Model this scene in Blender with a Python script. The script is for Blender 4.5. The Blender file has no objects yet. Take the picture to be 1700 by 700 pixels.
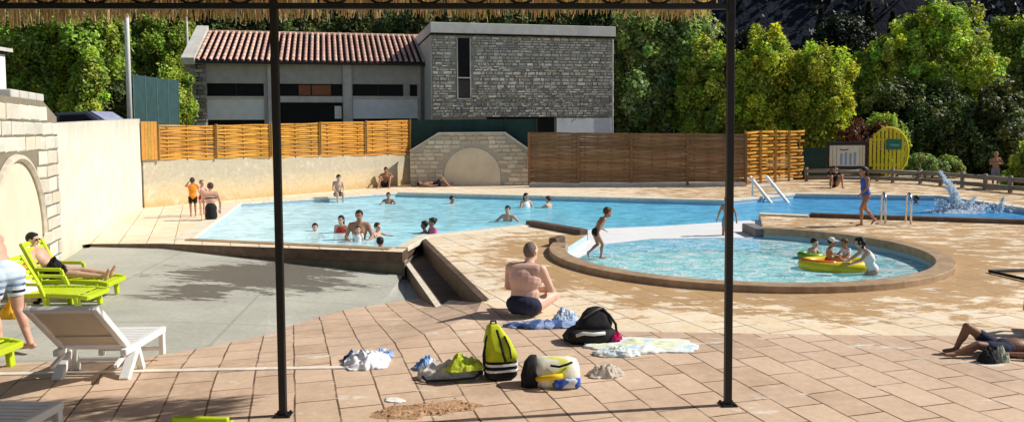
import bpy, bmesh, math, random
import numpy as np
from mathutils import Vector, Matrix, geometry
C = bpy.context.scene.collection
R = math.radians
rnd = random.Random(7)
V = Vector

# ------------------------------------------------------------------ camera
F, PX, PY, CAMH = 1280.0, 850.0, 284.0, 2.15
PITCH, ROLL = math.atan(69 / F), R(-0.4)
cam_d = bpy.data.cameras.new('camera')
cam = bpy.data.objects.new('camera', cam_d)
C.objects.link(cam)
CM = Matrix.Rotation(math.pi / 2 - PITCH, 3, 'X') @ Matrix.Rotation(ROLL, 3, 'Z')
cam.matrix_world = Matrix.Translation((0, 0, CAMH)) @ CM.to_4x4()
cam_d.sensor_width = 36
cam_d.lens = 36 * F / 1700
cam_d.shift_y = (PY - 350) / 1700
cam_d.clip_end = 2000
cam_d.clip_start = 0.05
bpy.context.scene.camera = cam

def ray(px, py):
    return CM @ V(((px - PX) / F, -(py - PY) / F, -1))
def at(px, py, z=0.0):
    """ground point measured in the photograph, on the level z"""
    d = ray(px, py); t = (z - CAMH) / d.z
    return V((d.x * t, d.y * t, z))
def atY(px, py, Y):
    d = ray(px, py); t = Y / d.y
    return V((d.x * t, Y, CAMH + d.z * t))

# ------------------------------------------------------------------ light
sc = bpy.context.scene
sc.view_settings.view_transform = 'Standard'
sc.view_settings.look = 'None'
sc.view_settings.exposure = 0
SUN_EL, SUN_DIR = R(40), V((1, 0.14, 0)).normalized()
sv = V((SUN_DIR.x * math.cos(SUN_EL), SUN_DIR.y * math.cos(SUN_EL), math.sin(SUN_EL)))
w = bpy.data.worlds.new('World'); sc.world = w; w.use_nodes = True
nt = w.node_tree
sky = nt.nodes.new('ShaderNodeTexSky'); sky.sky_type = 'NISHITA'; sky.sun_disc = False
sky.sun_elevation = SUN_EL
sky.sun_rotation = math.atan2(SUN_DIR.x, SUN_DIR.y)
bgn = nt.nodes['Background']; bgn.inputs['Strength'].default_value = 0.078
nt.links.new(sky.outputs[0], bgn.inputs['Color'])
sd = bpy.data.lights.new('sun', 'SUN'); sd.energy = 5.0; sd.angle = R(0.5); sd.color = (1, 0.95, 0.86)
so = bpy.data.objects.new('sun', sd); C.objects.link(so)
so.rotation_euler = sv.to_track_quat('Z', 'Y').to_euler()
so.location = (20, 0, 30)

# ------------------------------------------------------------------ object helpers
def tag(o, label=None, cat=None, group=None, kind=None):
    if label: o['label'] = label
    if cat: o['category'] = cat
    if group: o['group'] = group
    if kind: o['kind'] = kind
    return o
def empty(name, loc, label, cat, group=None, rz=0):
    o = bpy.data.objects.new(name, None); C.objects.link(o)
    o.location = loc; o.rotation_euler = (0, 0, rz); o.empty_display_size = 0.2
    return tag(o, label, cat, group)

class MB:
    def __init__(s): s.v = []; s.f = []; s.c = []
    def add(s, vs, fs, col=None):
        b = len(s.v); s.v += [tuple(p) for p in vs]; s.f += [tuple(i + b for i in f) for f in fs]
        s.c += [col or (1, 1, 1)] * len(vs); return s
    def obox(s, o, a, b, c, col=None):
        """box centred at o with half-axis vectors a,b,c"""
        o, a, b, c = V(o), V(a), V(b), V(c)
        if a.cross(b).dot(c) < 0: a = -a
        vs = [o + i * a + j * b + k * c for k in (-1, 1) for j in (-1, 1) for i in (-1, 1)]
        return s.add(vs, [(0, 2, 3, 1), (4, 5, 7, 6), (0, 1, 5, 4), (2, 6, 7, 3), (0, 4, 6, 2), (1, 3, 7, 5)], col)
    def box(s, x0, x1, y0, y1, z0, z1, col=None):
        return s.obox(((x0 + x1) / 2, (y0 + y1) / 2, (z0 + z1) / 2), ((x1 - x0) / 2, 0, 0), (0, (y1 - y0) / 2, 0), (0, 0, (z1 - z0) / 2), col)
    def bar(s, p, q, wd, th, up=(0, 0, 1), col=None):
        p, q = V(p), V(q); d = (q - p); u = V(up)
        if abs(d.normalized().dot(u)) > .98: u = V((0, 1, 0))
        side = d.cross(u).normalized(); u2 = side.cross(d).normalized()
        return s.obox((p + q) / 2, d / 2, side * wd / 2, u2 * th / 2, col)
    def tube(s, pts, r, n=8, col=None, cap=True):
        pts = [V(p) for p in pts]; rs = r if isinstance(r, (list, tuple)) else [r] * len(pts)
        vs = []; fs = []; pu = None
        for i, p in enumerate(pts):
            d = (pts[min(i + 1, len(pts) - 1)] - pts[max(i - 1, 0)]).normalized()
            u = pu if pu is not None else (V((0, 0, 1)) if abs(d.z) < .9 else V((1, 0, 0)))
            a = d.cross(u)
            if a.length < 1e-4: a = d.cross(V((0, 1, 0)))
            a.normalize(); b = a.cross(d).normalized(); pu = b
            for k in range(n):
                t = 2 * math.pi * k / n
                vs.append(p + (a * math.cos(t) + b * math.sin(t)) * rs[i])
        for i in range(len(pts) - 1):
            for k in range(n):
                fs.append((i * n + k, i * n + (k + 1) % n, (i + 1) * n + (k + 1) % n, (i + 1) * n + k))
        if cap:
            fs.append(tuple(range(n))[::-1]); fs.append(tuple((len(pts) - 1) * n + k for k in range(n)))
        return s.add(vs, fs, col)
    def ell(s, c, ax, n=14, m=8, col=None):
        c = V(c); a, b, u = [V(q) for q in ax]
        vs = [c - u]; fs = []
        for j in range(1, m):
            ph = -math.pi / 2 + math.pi * j / m
            for k in range(n):
                t = 2 * math.pi * k / n
                vs.append(c + (a * math.cos(t) + b * math.sin(t)) * math.cos(ph) + u * math.sin(ph))
        vs.append(c + u)
        for k in range(n): fs.append((0, 1 + (k + 1) % n, 1 + k))
        for j in range(m - 2):
            for k in range(n):
                p = 1 + j * n
                fs.append((p + k, p + (k + 1) % n, p + n + (k + 1) % n, p + n + k))
        p = 1 + (m - 2) * n; t_ = len(vs) - 1
        for k in range(n): fs.append((p + k, p + (k + 1) % n, t_))
        return s.add(vs, fs, col)
    def rc(s, p, q, r1, r2, n=12):
        """capsule with two radii"""
        p, q = V(p), V(q); d = q - p
        if d.length < 1e-5: d = V((0, 0, 1e-3))
        d = d.normalized()
        pts = []; rs = []
        for k in (0.08, .4, .8): t = k * math.pi / 2; pts.append(p - d * r1 * math.cos(t)); rs.append(r1 * math.sin(t))
        pts.append(p); rs.append(r1); pts.append(q); rs.append(r2)
        for k in (.8, .4, .08): t = k * math.pi / 2; pts.append(q + d * r2 * math.cos(t)); rs.append(r2 * math.sin(t))
        return s.tube(pts, rs, n)
    def build(s, name, m, parent=None, smooth=False, bevel=0, loc=None):
        me = bpy.data.meshes.new(name)
        me.from_pydata(s.v, [], s.f); me.update()
        at_ = me.color_attributes.new('col', 'FLOAT_COLOR', 'POINT')
        at_.data.foreach_set('color', np.array([(*c, 1) for c in s.c], dtype=np.float32).ravel())
        if smooth: me.polygons.foreach_set('use_smooth', [True] * len(me.polygons))
        me.materials.append(m)
        o = bpy.data.objects.new(name, me); C.objects.link(o)
        if parent: o.parent = parent
        if loc: o.location = loc
        if bevel:
            b = o.modifiers.new('bevel', 'BEVEL'); b.width = bevel; b.segments = 2; b.limit_method = 'ANGLE'
        return o

def structure(o): o['kind'] = 'structure'; return o
def poly_sheet(mb, loops, z=None):
    """fills a polygon with holes"""
    vv = [[V(p) if z is None else V((p[0], p[1], z)) for p in l] for l in loops]
    tri = geometry.tessellate_polygon([[V((p.x, p.y, 0)) for p in l] for l in vv])
    flat = [p for l in vv for p in l]
    fs = []
    for t in tri:
        a, b, c = [flat[i] for i in t]
        fs.append(t if (b - a).cross(c - a).z > 0 else (t[0], t[2], t[1]))
    return mb.add(flat, fs)
def wall_strip(mb, pts, z0, z1, closed=False):
    n = len(pts)
    for i in range(n if closed else n - 1):
        a, b = pts[i], pts[(i + 1) % n]
        mb.add([(a[0], a[1], z0), (b[0], b[1], z0), (b[0], b[1], z1), (a[0], a[1], z1)], [(0, 1, 2, 3)])
def copy_tree(o, parent=None):
    c = o.copy(); C.objects.link(c); c.parent = parent
    for ch in list(o.children): copy_tree(ch, c)
    return c

# ------------------------------------------------------------------ materials
class N:
    def __init__(s, name):
        s.m = bpy.data.materials.new(name); s.m.use_nodes = True
        s.t = s.m.node_tree; s.t.nodes.clear()
        s.out = s.n('ShaderNodeOutputMaterial')
        s.co = None
    def n(s, ty, **kw):
        x = s.t.nodes.new(ty)
        for k, v in kw.items(): setattr(x, k, v)
        return x
    def set(s, sock, v):
        if hasattr(v, 'links') or isinstance(v, bpy.types.NodeSocket): s.t.links.new(v, sock)
        elif isinstance(v, (tuple, list)) and len(v) == 3 and sock.type == 'RGBA': sock.default_value = (*v, 1)
        else: sock.default_value = v
    def obj(s):
        if not s.co: s.co = s.n('ShaderNodeTexCoord').outputs['Object']
        return s.co
    def gen(s): return s.n('ShaderNodeTexCoord').outputs['Generated']
    def map(s, v=None, sc=(1, 1, 1), rot=(0, 0, 0), loc=(0, 0, 0)):
        x = s.n('ShaderNodeMapping'); s.set(x.inputs[0], v or s.obj())
        x.inputs['Scale'].default_value = sc; x.inputs['Rotation'].default_value = rot; x.inputs['Location'].default_value = loc
        return x.outputs[0]
    def noise(s, scale, detail=4, v=None, rough=.55, dist=0):
        x = s.n('ShaderNodeTexNoise'); s.set(x.inputs['Vector'], v or s.obj())
        x.inputs['Scale'].default_value = scale; x.inputs['Detail'].default_value = detail; x.inputs['Roughness'].default_value = rough
        x.inputs['Distortion'].default_value = dist
        return x.outputs['Fac']
    def ramp(s, v, stops, interp='LINEAR'):
        x = s.n('ShaderNodeValToRGB'); s.set(x.inputs[0], v); r = x.color_ramp; r.interpolation = interp
        while len(r.elements) < len(stops): r.elements.new(.5)
        for e, (p, c) in zip(r.elements, stops):
            e.position = p; e.color = (*c, 1) if isinstance(c, (tuple, list)) else (c, c, c, 1)
        return x.outputs[0]
    def mix(s, f, a, b, mode='MIX'):
        x = s.n('ShaderNodeMix'); x.data_type = 'RGBA'; x.blend_type = mode
        s.set(x.inputs[0], f); s.set(x.inputs[6], a); s.set(x.inputs[7], b)
        return x.outputs[2]
    def math(s, op, a, b=0.0, clamp=False):
        x = s.n('ShaderNodeMath'); x.operation = op; x.use_clamp = clamp
        s.set(x.inputs[0], a); s.set(x.inputs[1], b); return x.outputs[0]
    def rng(s, v, a, b, c=0.0, d=1.0):
        x = s.n('ShaderNodeMapRange'); s.set(x.inputs[0], v)
        for i, q in zip((1, 2, 3, 4), (a, b, c, d)): x.inputs[i].default_value = q
        return x.outputs[0]
    def dist(s, p):
        x = s.n('ShaderNodeVectorMath'); x.operation = 'DISTANCE'; s.set(x.inputs[0], s.obj()); x.inputs[1].default_value = p
        return x.outputs['Value']
    def attr(s):
        x = s.n('ShaderNodeAttribute'); x.attribute_name = 'col'; return x.outputs['Color']
    def bump(s, h, strength=.3, d=.02):
        x = s.n('ShaderNodeBump'); s.set(x.inputs['Height'], h); x.inputs['Strength'].default_value = strength; x.inputs['Distance'].default_value = d
        return x.outputs[0]
    def principled(s, col, rough=.8, nrm=None, metal=0, spec=.3, **kw):
        x = s.n('ShaderNodeBsdfPrincipled'); s.set(x.inputs['Base Color'], col); s.set(x.inputs['Roughness'], rough)
        x.inputs['Metallic'].default_value = metal; x.inputs['Specular IOR Level'].default_value = spec
        if nrm: s.set(x.inputs['Normal'], nrm)
        for k, v in kw.items(): s.set(x.inputs[k], v)
        return x.outputs[0]
    def done(s, sh): s.t.links.new(sh, s.out.inputs[0]); return s.m

def simple(name, c, rough=.7, var=.25, sc=8, bump=.15, spec=.3, metal=0, useattr=False, bd=.01):
    s = N(name)
    n1 = s.noise(sc, 5); n2 = s.noise(sc * .17, 3)
    k = s.math('ADD', s.math('MULTIPLY', n1, .6), s.math('MULTIPLY', n2, .4))
    lo = tuple(q * (1 - var) for q in c); hi = tuple(min(1, q * (1 + var)) for q in c)
    col = s.ramp(k, [(.32, lo), (.68, hi)])
    if useattr: col = s.mix(1.0, col, s.attr(), 'MULTIPLY')
    return s.done(s.principled(col, rough, s.bump(n1, bump, bd), metal, spec))

def paving(name, c1, c2, mortar, bw, rh, ang, stain, white=0.5, wet=None, joint=.014, patch_sc=.5):
    s = N(name)
    v = s.map(rot=(0, 0, ang))
    # wobble the joints
    nv = s.n('ShaderNodeTexNoise'); s.set(nv.inputs['Vector'], s.obj()); nv.inputs['Scale'].default_value = 2.2; nv.inputs['Detail'].default_value = 3
    va = s.n('ShaderNodeVectorMath'); va.operation = 'MULTIPLY_ADD'
    s.set(va.inputs[0], nv.outputs['Color']); va.inputs[1].default_value = (.03, .03, 0); s.set(va.inputs[2], v)
    b = s.n('ShaderNodeTexBrick'); s.set(b.inputs['Vector'], va.outputs[0])
    b.inputs['Color1'].default_value = (*c1, 1); b.inputs['Color2'].default_value = (*c2, 1); b.inputs['Mortar'].default_value = (*mortar, 1)
    b.inputs['Scale'].default_value = 1; b.inputs['Mortar Size'].default_value = joint; b.inputs['Mortar Smooth'].default_value = .3
    b.inputs['Brick Width'].default_value = bw; b.inputs['Row Height'].default_value = rh; b.offset = .43; b.inputs['Bias'].default_value = -.1
    fine = s.noise(14, 6, rough=.7); mid = s.noise(3.1, 5, rough=.65); big = s.noise(patch_sc, 5, rough=.6)
    col = s.mix(s.ramp(mid, [(.4, 0), (.62, .75)]), b.outputs['Color'], stain)
    # joints fade in and out
    col = s.mix(s.math('MULTIPLY', b.outputs['Fac'], s.ramp(s.noise(1.3, 3), [(.35, .1), (.6, .85)])), col, mortar)
    if wet:
        wc, mask = wet
        m = mask(s)
        jag = s.noise(2.0, 6, v=s.map(sc=(.8, 1.6, 1), rot=(0, 0, ang)), rough=.7)
        wm = s.ramp(s.math('ADD', m, s.math('MULTIPLY', s.math('SUBTRACT', jag, .5), 2.5)), [(.44, 0), (.56, 1)])
        col = s.mix(s.math('MULTIPLY', wm, .78), col, s.mix(fine, wc, tuple(q * .72 for q in wc)))
    pale = s.ramp(s.noise(1.7, 6, v=s.map(sc=(.7, 1.5, 1), loc=(3, 1, 0)), rough=.7), [(.60, 0), (.66, white)])
    col = s.mix(pale, col, (.86, .80, .70))
    grit = s.noise(55, 3, rough=.8); col = s.mix(s.ramp(grit, [(.66, 0), (.74, .35)]), col, tuple(q * .35 for q in c1))
    col = s.mix(1.0, col, s.ramp(s.math('ADD', s.math('MULTIPLY', big, .5), s.math('MULTIPLY', fine, .5)), [(.25, .66), (.75, 1.14)]), 'MULTIPLY')
    h = s.math('SUBTRACT', s.math('MULTIPLY', fine, .5), s.math('MULTIPLY', b.outputs['Fac'], 1.2))
    return s.done(s.principled(col, .8, s.bump(h, .5, .012), spec=.25))

PADC, PADR = V((3.88, 13.15, 0)), 3.0
def deck_wet(s):
    d = s.dist(tuple(PADC))
    a = s.rng(d, 3.0, 5.9, .95, .0)
    sx = s.n('ShaderNodeSeparateXYZ'); s.set(sx.inputs[0], s.obj())
    right = s.math('MULTIPLY', s.rng(sx.outputs[0], .5, 5.5, 0, .56), s.rng(sx.outputs[1], 7.5, 10.5, 0, 1))
    return s.math('MAXIMUM', a, right)
M = {}
M['deck'] = paving('deck_slabs', (.93, .81, .64), (.87, .73, .54), (.28, .19, .11), .80, .50, R(68), (.86, .66, .42), .7, ((.50, .265, .08), deck_wet), .009)
M['terrace'] = paving('terrace_slabs', (.72, .525, .385), (.54, .375, .26), (.14, .085, .05), .50, .33, R(74), (.72, .53, .38), .85, None, .009, .8)
M['coping'] = simple('coping_stone', (.74, .66, .53), .75, .22, 9)
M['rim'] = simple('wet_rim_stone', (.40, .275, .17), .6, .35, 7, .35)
M['darkstone'] = simple('dark_wet_shaded_stone', (.13, .085, .06), .6, .5, 6, .4)
M['white_slope'] = simple('white_painted_concrete', (.86, .86, .87), .5, .08, 5)
M['paint_blue'] = simple('pool_wall_paint', (.40, .55, .66), .5, .12, 4)
M['post_metal'] = simple('black_metal', (.008, .008, .009), .5, .4, 20, .1, .4)
M['chrome'] = simple('chrome', (.7, .72, .74), .2, .05, 4, .02, .5, 1)
M['white_paint'] = simple('white_paint', (.82, .82, .80), .45, .06, 10)
M['plaster'] = simple('lit_plaster', (.66, .61, .50), .9, .14, 2.2, .35)
M['render_wall'] = simple('grey_render', (.46, .435, .40), .9, .2, 3, .3)
M['concrete'] = simple('pale_concrete', (.56, .54, .50), .85, .18, 5, .3)
M['block'] = simple('stone_blocks', (1, 1, 1), .9, .2, 9, .5, useattr=True)
M['mortar'] = simple('mortar', (.40, .37, .31), .95, .2, 12, .4)
M['mortar_pale'] = simple('pale_mortar', (.24, .205, .15), .95, .15, 12, .4)
M['tile'] = simple('roof_tile', (.95, .95, .95), .85, .2, 7, .3, useattr=True)
M['glass'] = simple('dark_glass', (.010, .011, .012), .35, .3, 2, .02, .12)
M['dark'] = simple('dark_interior', (.015, .014, .013), .9, .3, 3)
M['panel'] = simple('white_panel', (.80, .81, .83), .6, .1, 3)
M['wood'] = simple('woven_lath', (1, 1, 1), .65, .28, 10, .3, useattr=True)
M['bark'] = simple('bark', (.10, .075, .05), .95, .4, 9, .6)
M['screen'] = simple('green_screen', (.018, .05, .045), .8, .25, 3)
M['net'] = simple('court_net', (.03, .075, .08), .8, .25, 3)
M['reed'] = simple('reed', (1, 1, 1), .85, .3, 14, .3, useattr=True)
M['rail'] = simple('weathered_log', (.27, .25, .22), .9, .3, 8, .4)
M['rubber'] = simple('black_rubber', (.015, .015, .015), .7, .3, 10)

# water
def pool_x(s):
    sx = s.n('ShaderNodeSeparateXYZ'); s.set(sx.inputs[0], s.obj())
    return s.rng(s.math('ADD', sx.outputs[0], s.math('MULTIPLY', s.math('SUBTRACT', sx.outputs[1], 16), .28)), -7.5, 14)
def water(name, tint, milk, milkc, rip, scv, white_water=False):
    s = N(name)
    v1 = s.map(sc=(scv, scv * 1.5, 1))
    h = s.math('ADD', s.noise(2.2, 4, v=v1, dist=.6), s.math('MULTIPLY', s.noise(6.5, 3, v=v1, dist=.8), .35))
    nb = s.bump(h, rip, .10)
    tr = s.n('ShaderNodeBsdfTransparent'); tr.inputs[0].default_value = (*tint, 1)
    df = s.n('ShaderNodeBsdfDiffuse')
    if not white_water:
        base = s.ramp(pool_x(s), [(0, (.86, .96, .98)), (.14, (.68, .93, .97)), (.32, (.44, .85, .95)), (.52, (.22, .69, .90)), (.8, (.13, .47, .79)), (1, (.10, .38, .72))])
        s.set(df.inputs[0], s.mix(1.0, base, s.ramp(h, [(.50, .74), (.66, 1.0), (.80, 1.25)]), 'MULTIPLY'))
    else: s.set(df.inputs[0], s.ramp(h, [(.50, tuple(q * .70 for q in milkc)), (.66, milkc), (.80, (.92, .96, .96) if white_water else tuple(min(1, q * 1.25) for q in milkc))]));  # white ripple crests paint sun glints into the water colour
    s.set(df.inputs['Normal'], nb)
    m1 = s.n('ShaderNodeMixShader'); m1.inputs[0].default_value = milk
    s.t.links.new(tr.outputs[0], m1.inputs[1]); s.t.links.new(df.outputs[0], m1.inputs[2])
    gl = s.n('ShaderNodeBsdfGlossy'); gl.inputs['Roughness'].default_value = .04; s.set(gl.inputs['Normal'], nb)
    fr = s.n('ShaderNodeFresnel'); fr.inputs[0].default_value = 1.2; s.set(fr.inputs['Normal'], nb)
    m2 = s.n('ShaderNodeMixShader'); s.set(m2.inputs[0], s.math('MULTIPLY', fr.outputs[0], .28, True))
    s.t.links.new(m1.outputs[0], m2.inputs[1]); s.t.links.new(gl.outputs[0], m2.inputs[2])
    return s.done(m2.outputs[0])
M['water'] = water('pool_water', (.84, .98, 1.0), .62, (.32, .80, .95), .42, 1.0)
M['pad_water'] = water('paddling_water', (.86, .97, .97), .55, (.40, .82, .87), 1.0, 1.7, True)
def floor_mat():
    s = N('pool_floor_paint')
    sx = s.n('ShaderNodeSeparateXYZ'); s.set(sx.inputs[0], s.obj())
    x = s.math('ADD', sx.outputs[0], s.math('MULTIPLY', s.math('SUBTRACT', sx.outputs[1], 16), .28))
    c = s.ramp(s.rng(x, -7.5, 14), [(0, (.98, .99, .98)), (.13, (.86, .98, .99)), (.28, (.52, .92, .99)), (.5, (.26, .76, .98)), (.8, (.10, .52, .95)), (1, (.07, .42, .90))])
    c = s.mix(1.0, c, s.ramp(s.noise(2.4, 4, dist=1.2), [(.3, .86), (.7, 1.0)]), 'MULTIPLY')
    return s.done(s.principled(c, .5))
M['floor'] = floor_mat()
M['pad_floor'] = simple('paddling_floor_paint', (.62, .86, .88), .5, .12, 2.0)

# plaza concrete with wet stains
def plaza_mat():
    s = N('plaza_concrete')
    fine = s.noise(16, 6, rough=.7); mid = s.noise(1.2, 5)
    col = s.ramp(mid, [(.3, (.40, .395, .34)), (.7, (.50, .49, .42))])
    b = s.n('ShaderNodeTexBrick'); s.set(b.inputs['Vector'], s.map(rot=(0, 0, R(-8))))
    b.inputs['Scale'].default_value = 1; b.inputs['Brick Width'].default_value = 2.1; b.inputs['Row Height'].default_value = 1.6; b.inputs['Mortar Size'].default_value = .02; b.offset = 0
    col = s.mix(s.math('MULTIPLY', b.outputs['Fac'], .35), col, (.2, .21, .18))
    jag = s.noise(1.5, 9, v=s.map(sc=(.8, 2.2, 1), rot=(0, 0, .45)), rough=.74, dist=.5)
    msk = s.math('MAXIMUM', s.rng(s.dist((-4.1, 12.7, -.3)), .3, 3.0, .75, -.35), s.rng(s.dist((-4.6, 11.0, -.25)), .2, 2.0, .5, -.5))
    wet = s.ramp(s.math('ADD', msk, s.math('MULTIPLY', s.math('SUBTRACT', jag, .5), 2.2)), [(.28, 0), (.36, .9)])
    col = s.mix(wet, col, (.125, .108, .085))
    col = s.mix(1.0, col, s.ramp(fine, [(.25, .8), (.75, 1.1)]), 'MULTIPLY')
    return s.done(s.principled(col, .8, s.bump(fine, .3, .01), spec=.25))
M['plaza'] = plaza_mat()
# ================================================================== the ground, the deck, the pools
def P2(l, z=0.0): return [at(x, y, z) for x, y in l]
arc = []
a0, a1 = R(64), R(165)
nA = 56
for i in range(nA + 1):
    t = a0 - (a0 + 2 * math.pi - a1) * i / nA
    arc.append(V((PADC.x + PADR * math.cos(t), PADC.y + PADR * math.sin(t), 0)))
pA, pC, pE, pF, pG, pH, pI = P2([(318, 397), (400, 337), (660, 320), (1205, 333), (1320, 322), (1560, 325.5), (1700, 346)])
pI2 = pI + (pI - pH) * 1.2
pJ, pK, pL = P2([(1700, 371), (1345, 359.5), (1262, 356)])
pJ2 = pJ + (pJ - pK) * .8
pN, pO, pQ, pR = P2([(975, 389), (885, 373), (695, 393), (658, 412)])
basin = [pA, pC, pE, pF, pG, pH, pI2, pJ2, pK, pL] + arc + [pN, pO, pQ, pR]
main_pool = [pA, pC, pE, pF, pG, pH, pI2, pJ2, pK, pL, at(1100, 366), at(1000, 370), at(925, 378), pO, pQ, pR]
slope_zone = [at(925, 378), at(1000, 370), at(1100, 366), pL] + [arc[0]] + [V(p) for p in P2([(1180, 384.5), (1080, 386.5), (1000, 395), (962, 416)])] + [arc[-4], arc[-3], arc[-2], arc[-1], pN]

plA = [(668, 418), (697, 396)]
stair_top, stair_bot = at(697, 396), at(800, 500)
curveA = [(705, 494, -.50), (640, 503, -.42), (560, 516, -.32), (490, 538, -.26), (440, 556, -.2), (330, 578, -.14), (240, 592, -.1), (0, 604, -.06), (-260, 616, -.05)]
curveB = [(800, 500), (790, 520), (735, 545), (640, 574), (540, 594), (440, 606), (330, 611), (240, 614), (0, 621), (-260, 628)]
wall_dir = V((.300, -.954, 0)); wall_o = V((-10.51, 21.84, 0))
def wl(u, off=0, z=0): return wall_o + wall_dir * u + V((.954, .300, 0)) * off + V((0, 0, z))
cB = P2(curveB)
hole_plaza = [at(150, 404.5), at(272, 404)] + P2(plA) + cB + [wl(15, -.6), wl(8, -.6)]
outer = [V((-22, -9, 0)), V((34, -9, 0)), V((34, 36, 0)), V((-22, 36, 0))]
mb = MB(); poly_sheet(mb, [outer, basin, hole_plaza]); structure(mb.build('pool_deck', M['deck']))

# terrace of pinkish slabs on the near side, a sheet on the deck
tb = [at(800, 500, .004), at(812, 505, .004), at(860, 531, .004), at(1010, 549, .004), at(1250, 553, .004), at(1450, 556, .004), at(1700, 557, .004), at(2200, 560, .004), V((12, -6, .004)), V((-9, -6, .004))]
mb = MB(); poly_sheet(mb, [tb + [V((p.x, p.y, .004)) for p in cB[::-1]][:-1]]); structure(mb.build('terrace', M['terrace']))
# ramp between plaza and terrace
cA = [at(*p) for p in curveA]
mb = MB()
st_end = V((stair_bot.x, stair_bot.y, 0.0))
A2 = [V((stair_bot.x - .02, stair_bot.y + .02, -.02))] + cA
# resample both to the same count
def resample(l, n):
    d = [0]
    for i in range(1, len(l)): d.append(d[-1] + (l[i] - l[i - 1]).length)
    o = []
    for k in range(n):
        t = d[-1] * k / (n - 1); i = 0
        while i < len(l) - 2 and d[i + 1] < t: i += 1
        f = (t - d[i]) / max(1e-6, d[i + 1] - d[i]); o.append(l[i].lerp(l[i + 1], min(1, f)))
    return o
rA, rB = resample(A2, 60), resample([p + V((0, 0, .003)) for p in cB], 60)
rows = 6
for i in range(59):
    for j in range(rows):
        f0, f1 = j / rows, (j + 1) / rows
        s_ = lambda f: f
        q = [rA[i].lerp(rB[i], f0), rA[i + 1].lerp(rB[i + 1], f0), rA[i + 1].lerp(rB[i + 1], f1), rA[i].lerp(rB[i], f1)]
        mb.add(q, [(0, 3, 2, 1)])
structure(mb.build('paved_ramp', M['terrace'], smooth=True))
# plaza sheet, dips towards the stairs
pool_l, pool_r = at(272, 404), at(668, 418)
mb = MB()
top = resample([at(150, 404.5, 0) + V((0, 0, -.06)), pool_l + V((0, 0, -.10)), pool_r + V((0, 0, -.42)), stair_top.lerp(pool_r, .5) + V((-.1, -.6, -.50)), V(at(705, 494, -.52)) + V((-.15, .8, 0))], 60)
left = [wl(8.0, -.5, -.06), wl(15.2, -.5, -.05)]
bot = resample([cA[0] + V((.25, .0, -.01))] + cA, 60)
left_side = [wl(8.6, -.4, -.06).lerp(wl(15.2, -.4, -.05), k / 59) for k in range(60)]
# Coons-like fill: each column runs from the top chain to the near chain
bb = [b for b in bot[::-1]]
for i in range(59):
    for j in range(14):
        f0, f1 = j / 14, (j + 1) / 14
        q = [top[i].lerp(bb[i], f0), top[i].lerp(bb[i], f1), top[i + 1].lerp(bb[i + 1], f1), top[i + 1].lerp(bb[i + 1], f0)]
        mb.add(q, [(0, 1, 2, 3)])
plz = mb.build('plaza', M['plaza'], smooth=True); structure(plz)
mb = MB(); mb.add([wl(7.6, -1, -.075), wl(16, -1, -.075), bb[0] + V((.0, 0, -.02)), at(150, 404.5) + V((.0, .1, -.075))], [(0, 1, 2, 3)])
mb.add([(-22, 4, -.5), (4, 4, -.5), (4, 16, -.5), (-22, 16, -.5)], [(0, 1, 2, 3)])
structure(mb.build('plaza_edge', M['plaza']))
# pool wall towards the plaza: dark stone lip over a concrete skirt
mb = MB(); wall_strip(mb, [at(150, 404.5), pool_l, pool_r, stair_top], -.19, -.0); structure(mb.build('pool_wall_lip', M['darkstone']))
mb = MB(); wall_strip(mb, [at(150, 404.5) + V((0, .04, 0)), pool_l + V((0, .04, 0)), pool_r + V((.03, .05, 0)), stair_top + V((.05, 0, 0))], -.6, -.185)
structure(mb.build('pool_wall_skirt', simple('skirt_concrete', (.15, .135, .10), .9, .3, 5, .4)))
# stairs down to the plaza
sd_ = (stair_bot - stair_top); sn = V((-sd_.normalized().y, sd_.normalized().x, 0));
if sn.x > 0: sn = -sn
st = empty('stairs', stair_top, 'two broad steps with dark shaded treads going down to the grey plaza', 'stairs')
def L(p, o): return V(p) - V(o.location)
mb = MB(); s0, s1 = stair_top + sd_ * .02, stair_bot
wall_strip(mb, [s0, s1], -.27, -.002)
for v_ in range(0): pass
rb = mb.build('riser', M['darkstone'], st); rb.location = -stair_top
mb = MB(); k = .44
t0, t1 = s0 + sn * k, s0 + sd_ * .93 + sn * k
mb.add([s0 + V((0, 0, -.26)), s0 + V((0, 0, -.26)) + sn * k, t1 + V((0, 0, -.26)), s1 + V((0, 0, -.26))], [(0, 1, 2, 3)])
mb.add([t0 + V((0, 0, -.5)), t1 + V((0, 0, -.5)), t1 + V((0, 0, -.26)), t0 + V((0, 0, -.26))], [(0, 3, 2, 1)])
tr = mb.build('tread', M['darkstone'], st); tr.location = -stair_top  # shade on riser and tread is put into the dark stone colour
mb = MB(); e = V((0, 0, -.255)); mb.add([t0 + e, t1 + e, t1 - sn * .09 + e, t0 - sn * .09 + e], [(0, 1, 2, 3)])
o = mb.build('lit_edge', M['coping'], st); o.location = -stair_top  # pale strip paints the sunlit edge of the tread
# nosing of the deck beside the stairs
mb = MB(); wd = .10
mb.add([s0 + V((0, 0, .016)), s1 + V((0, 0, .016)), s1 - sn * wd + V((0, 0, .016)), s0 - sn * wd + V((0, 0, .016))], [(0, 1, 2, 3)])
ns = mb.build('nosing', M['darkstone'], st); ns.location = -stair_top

# pale kerb strip along the near terrace edge
mb = MB()
kb = [at(x, y, .0) for x, y in [(-260, 629), (0, 622), (240, 617), (440, 613), (560, 611), (640, 609)]]
for i in range(len(kb) - 1):
    a, b = kb[i], kb[i + 1]; wv = V((0, .035, 0))
    mb.obox((a + b) / 2 + V((0, 0, .006)), (b - a) / 2, wv, (0, 0, .010))
structure(mb.build('kerb_strip', simple('kerb_stone', (.76, .70, .60), .8, .2, 9), bevel=.004))

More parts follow.
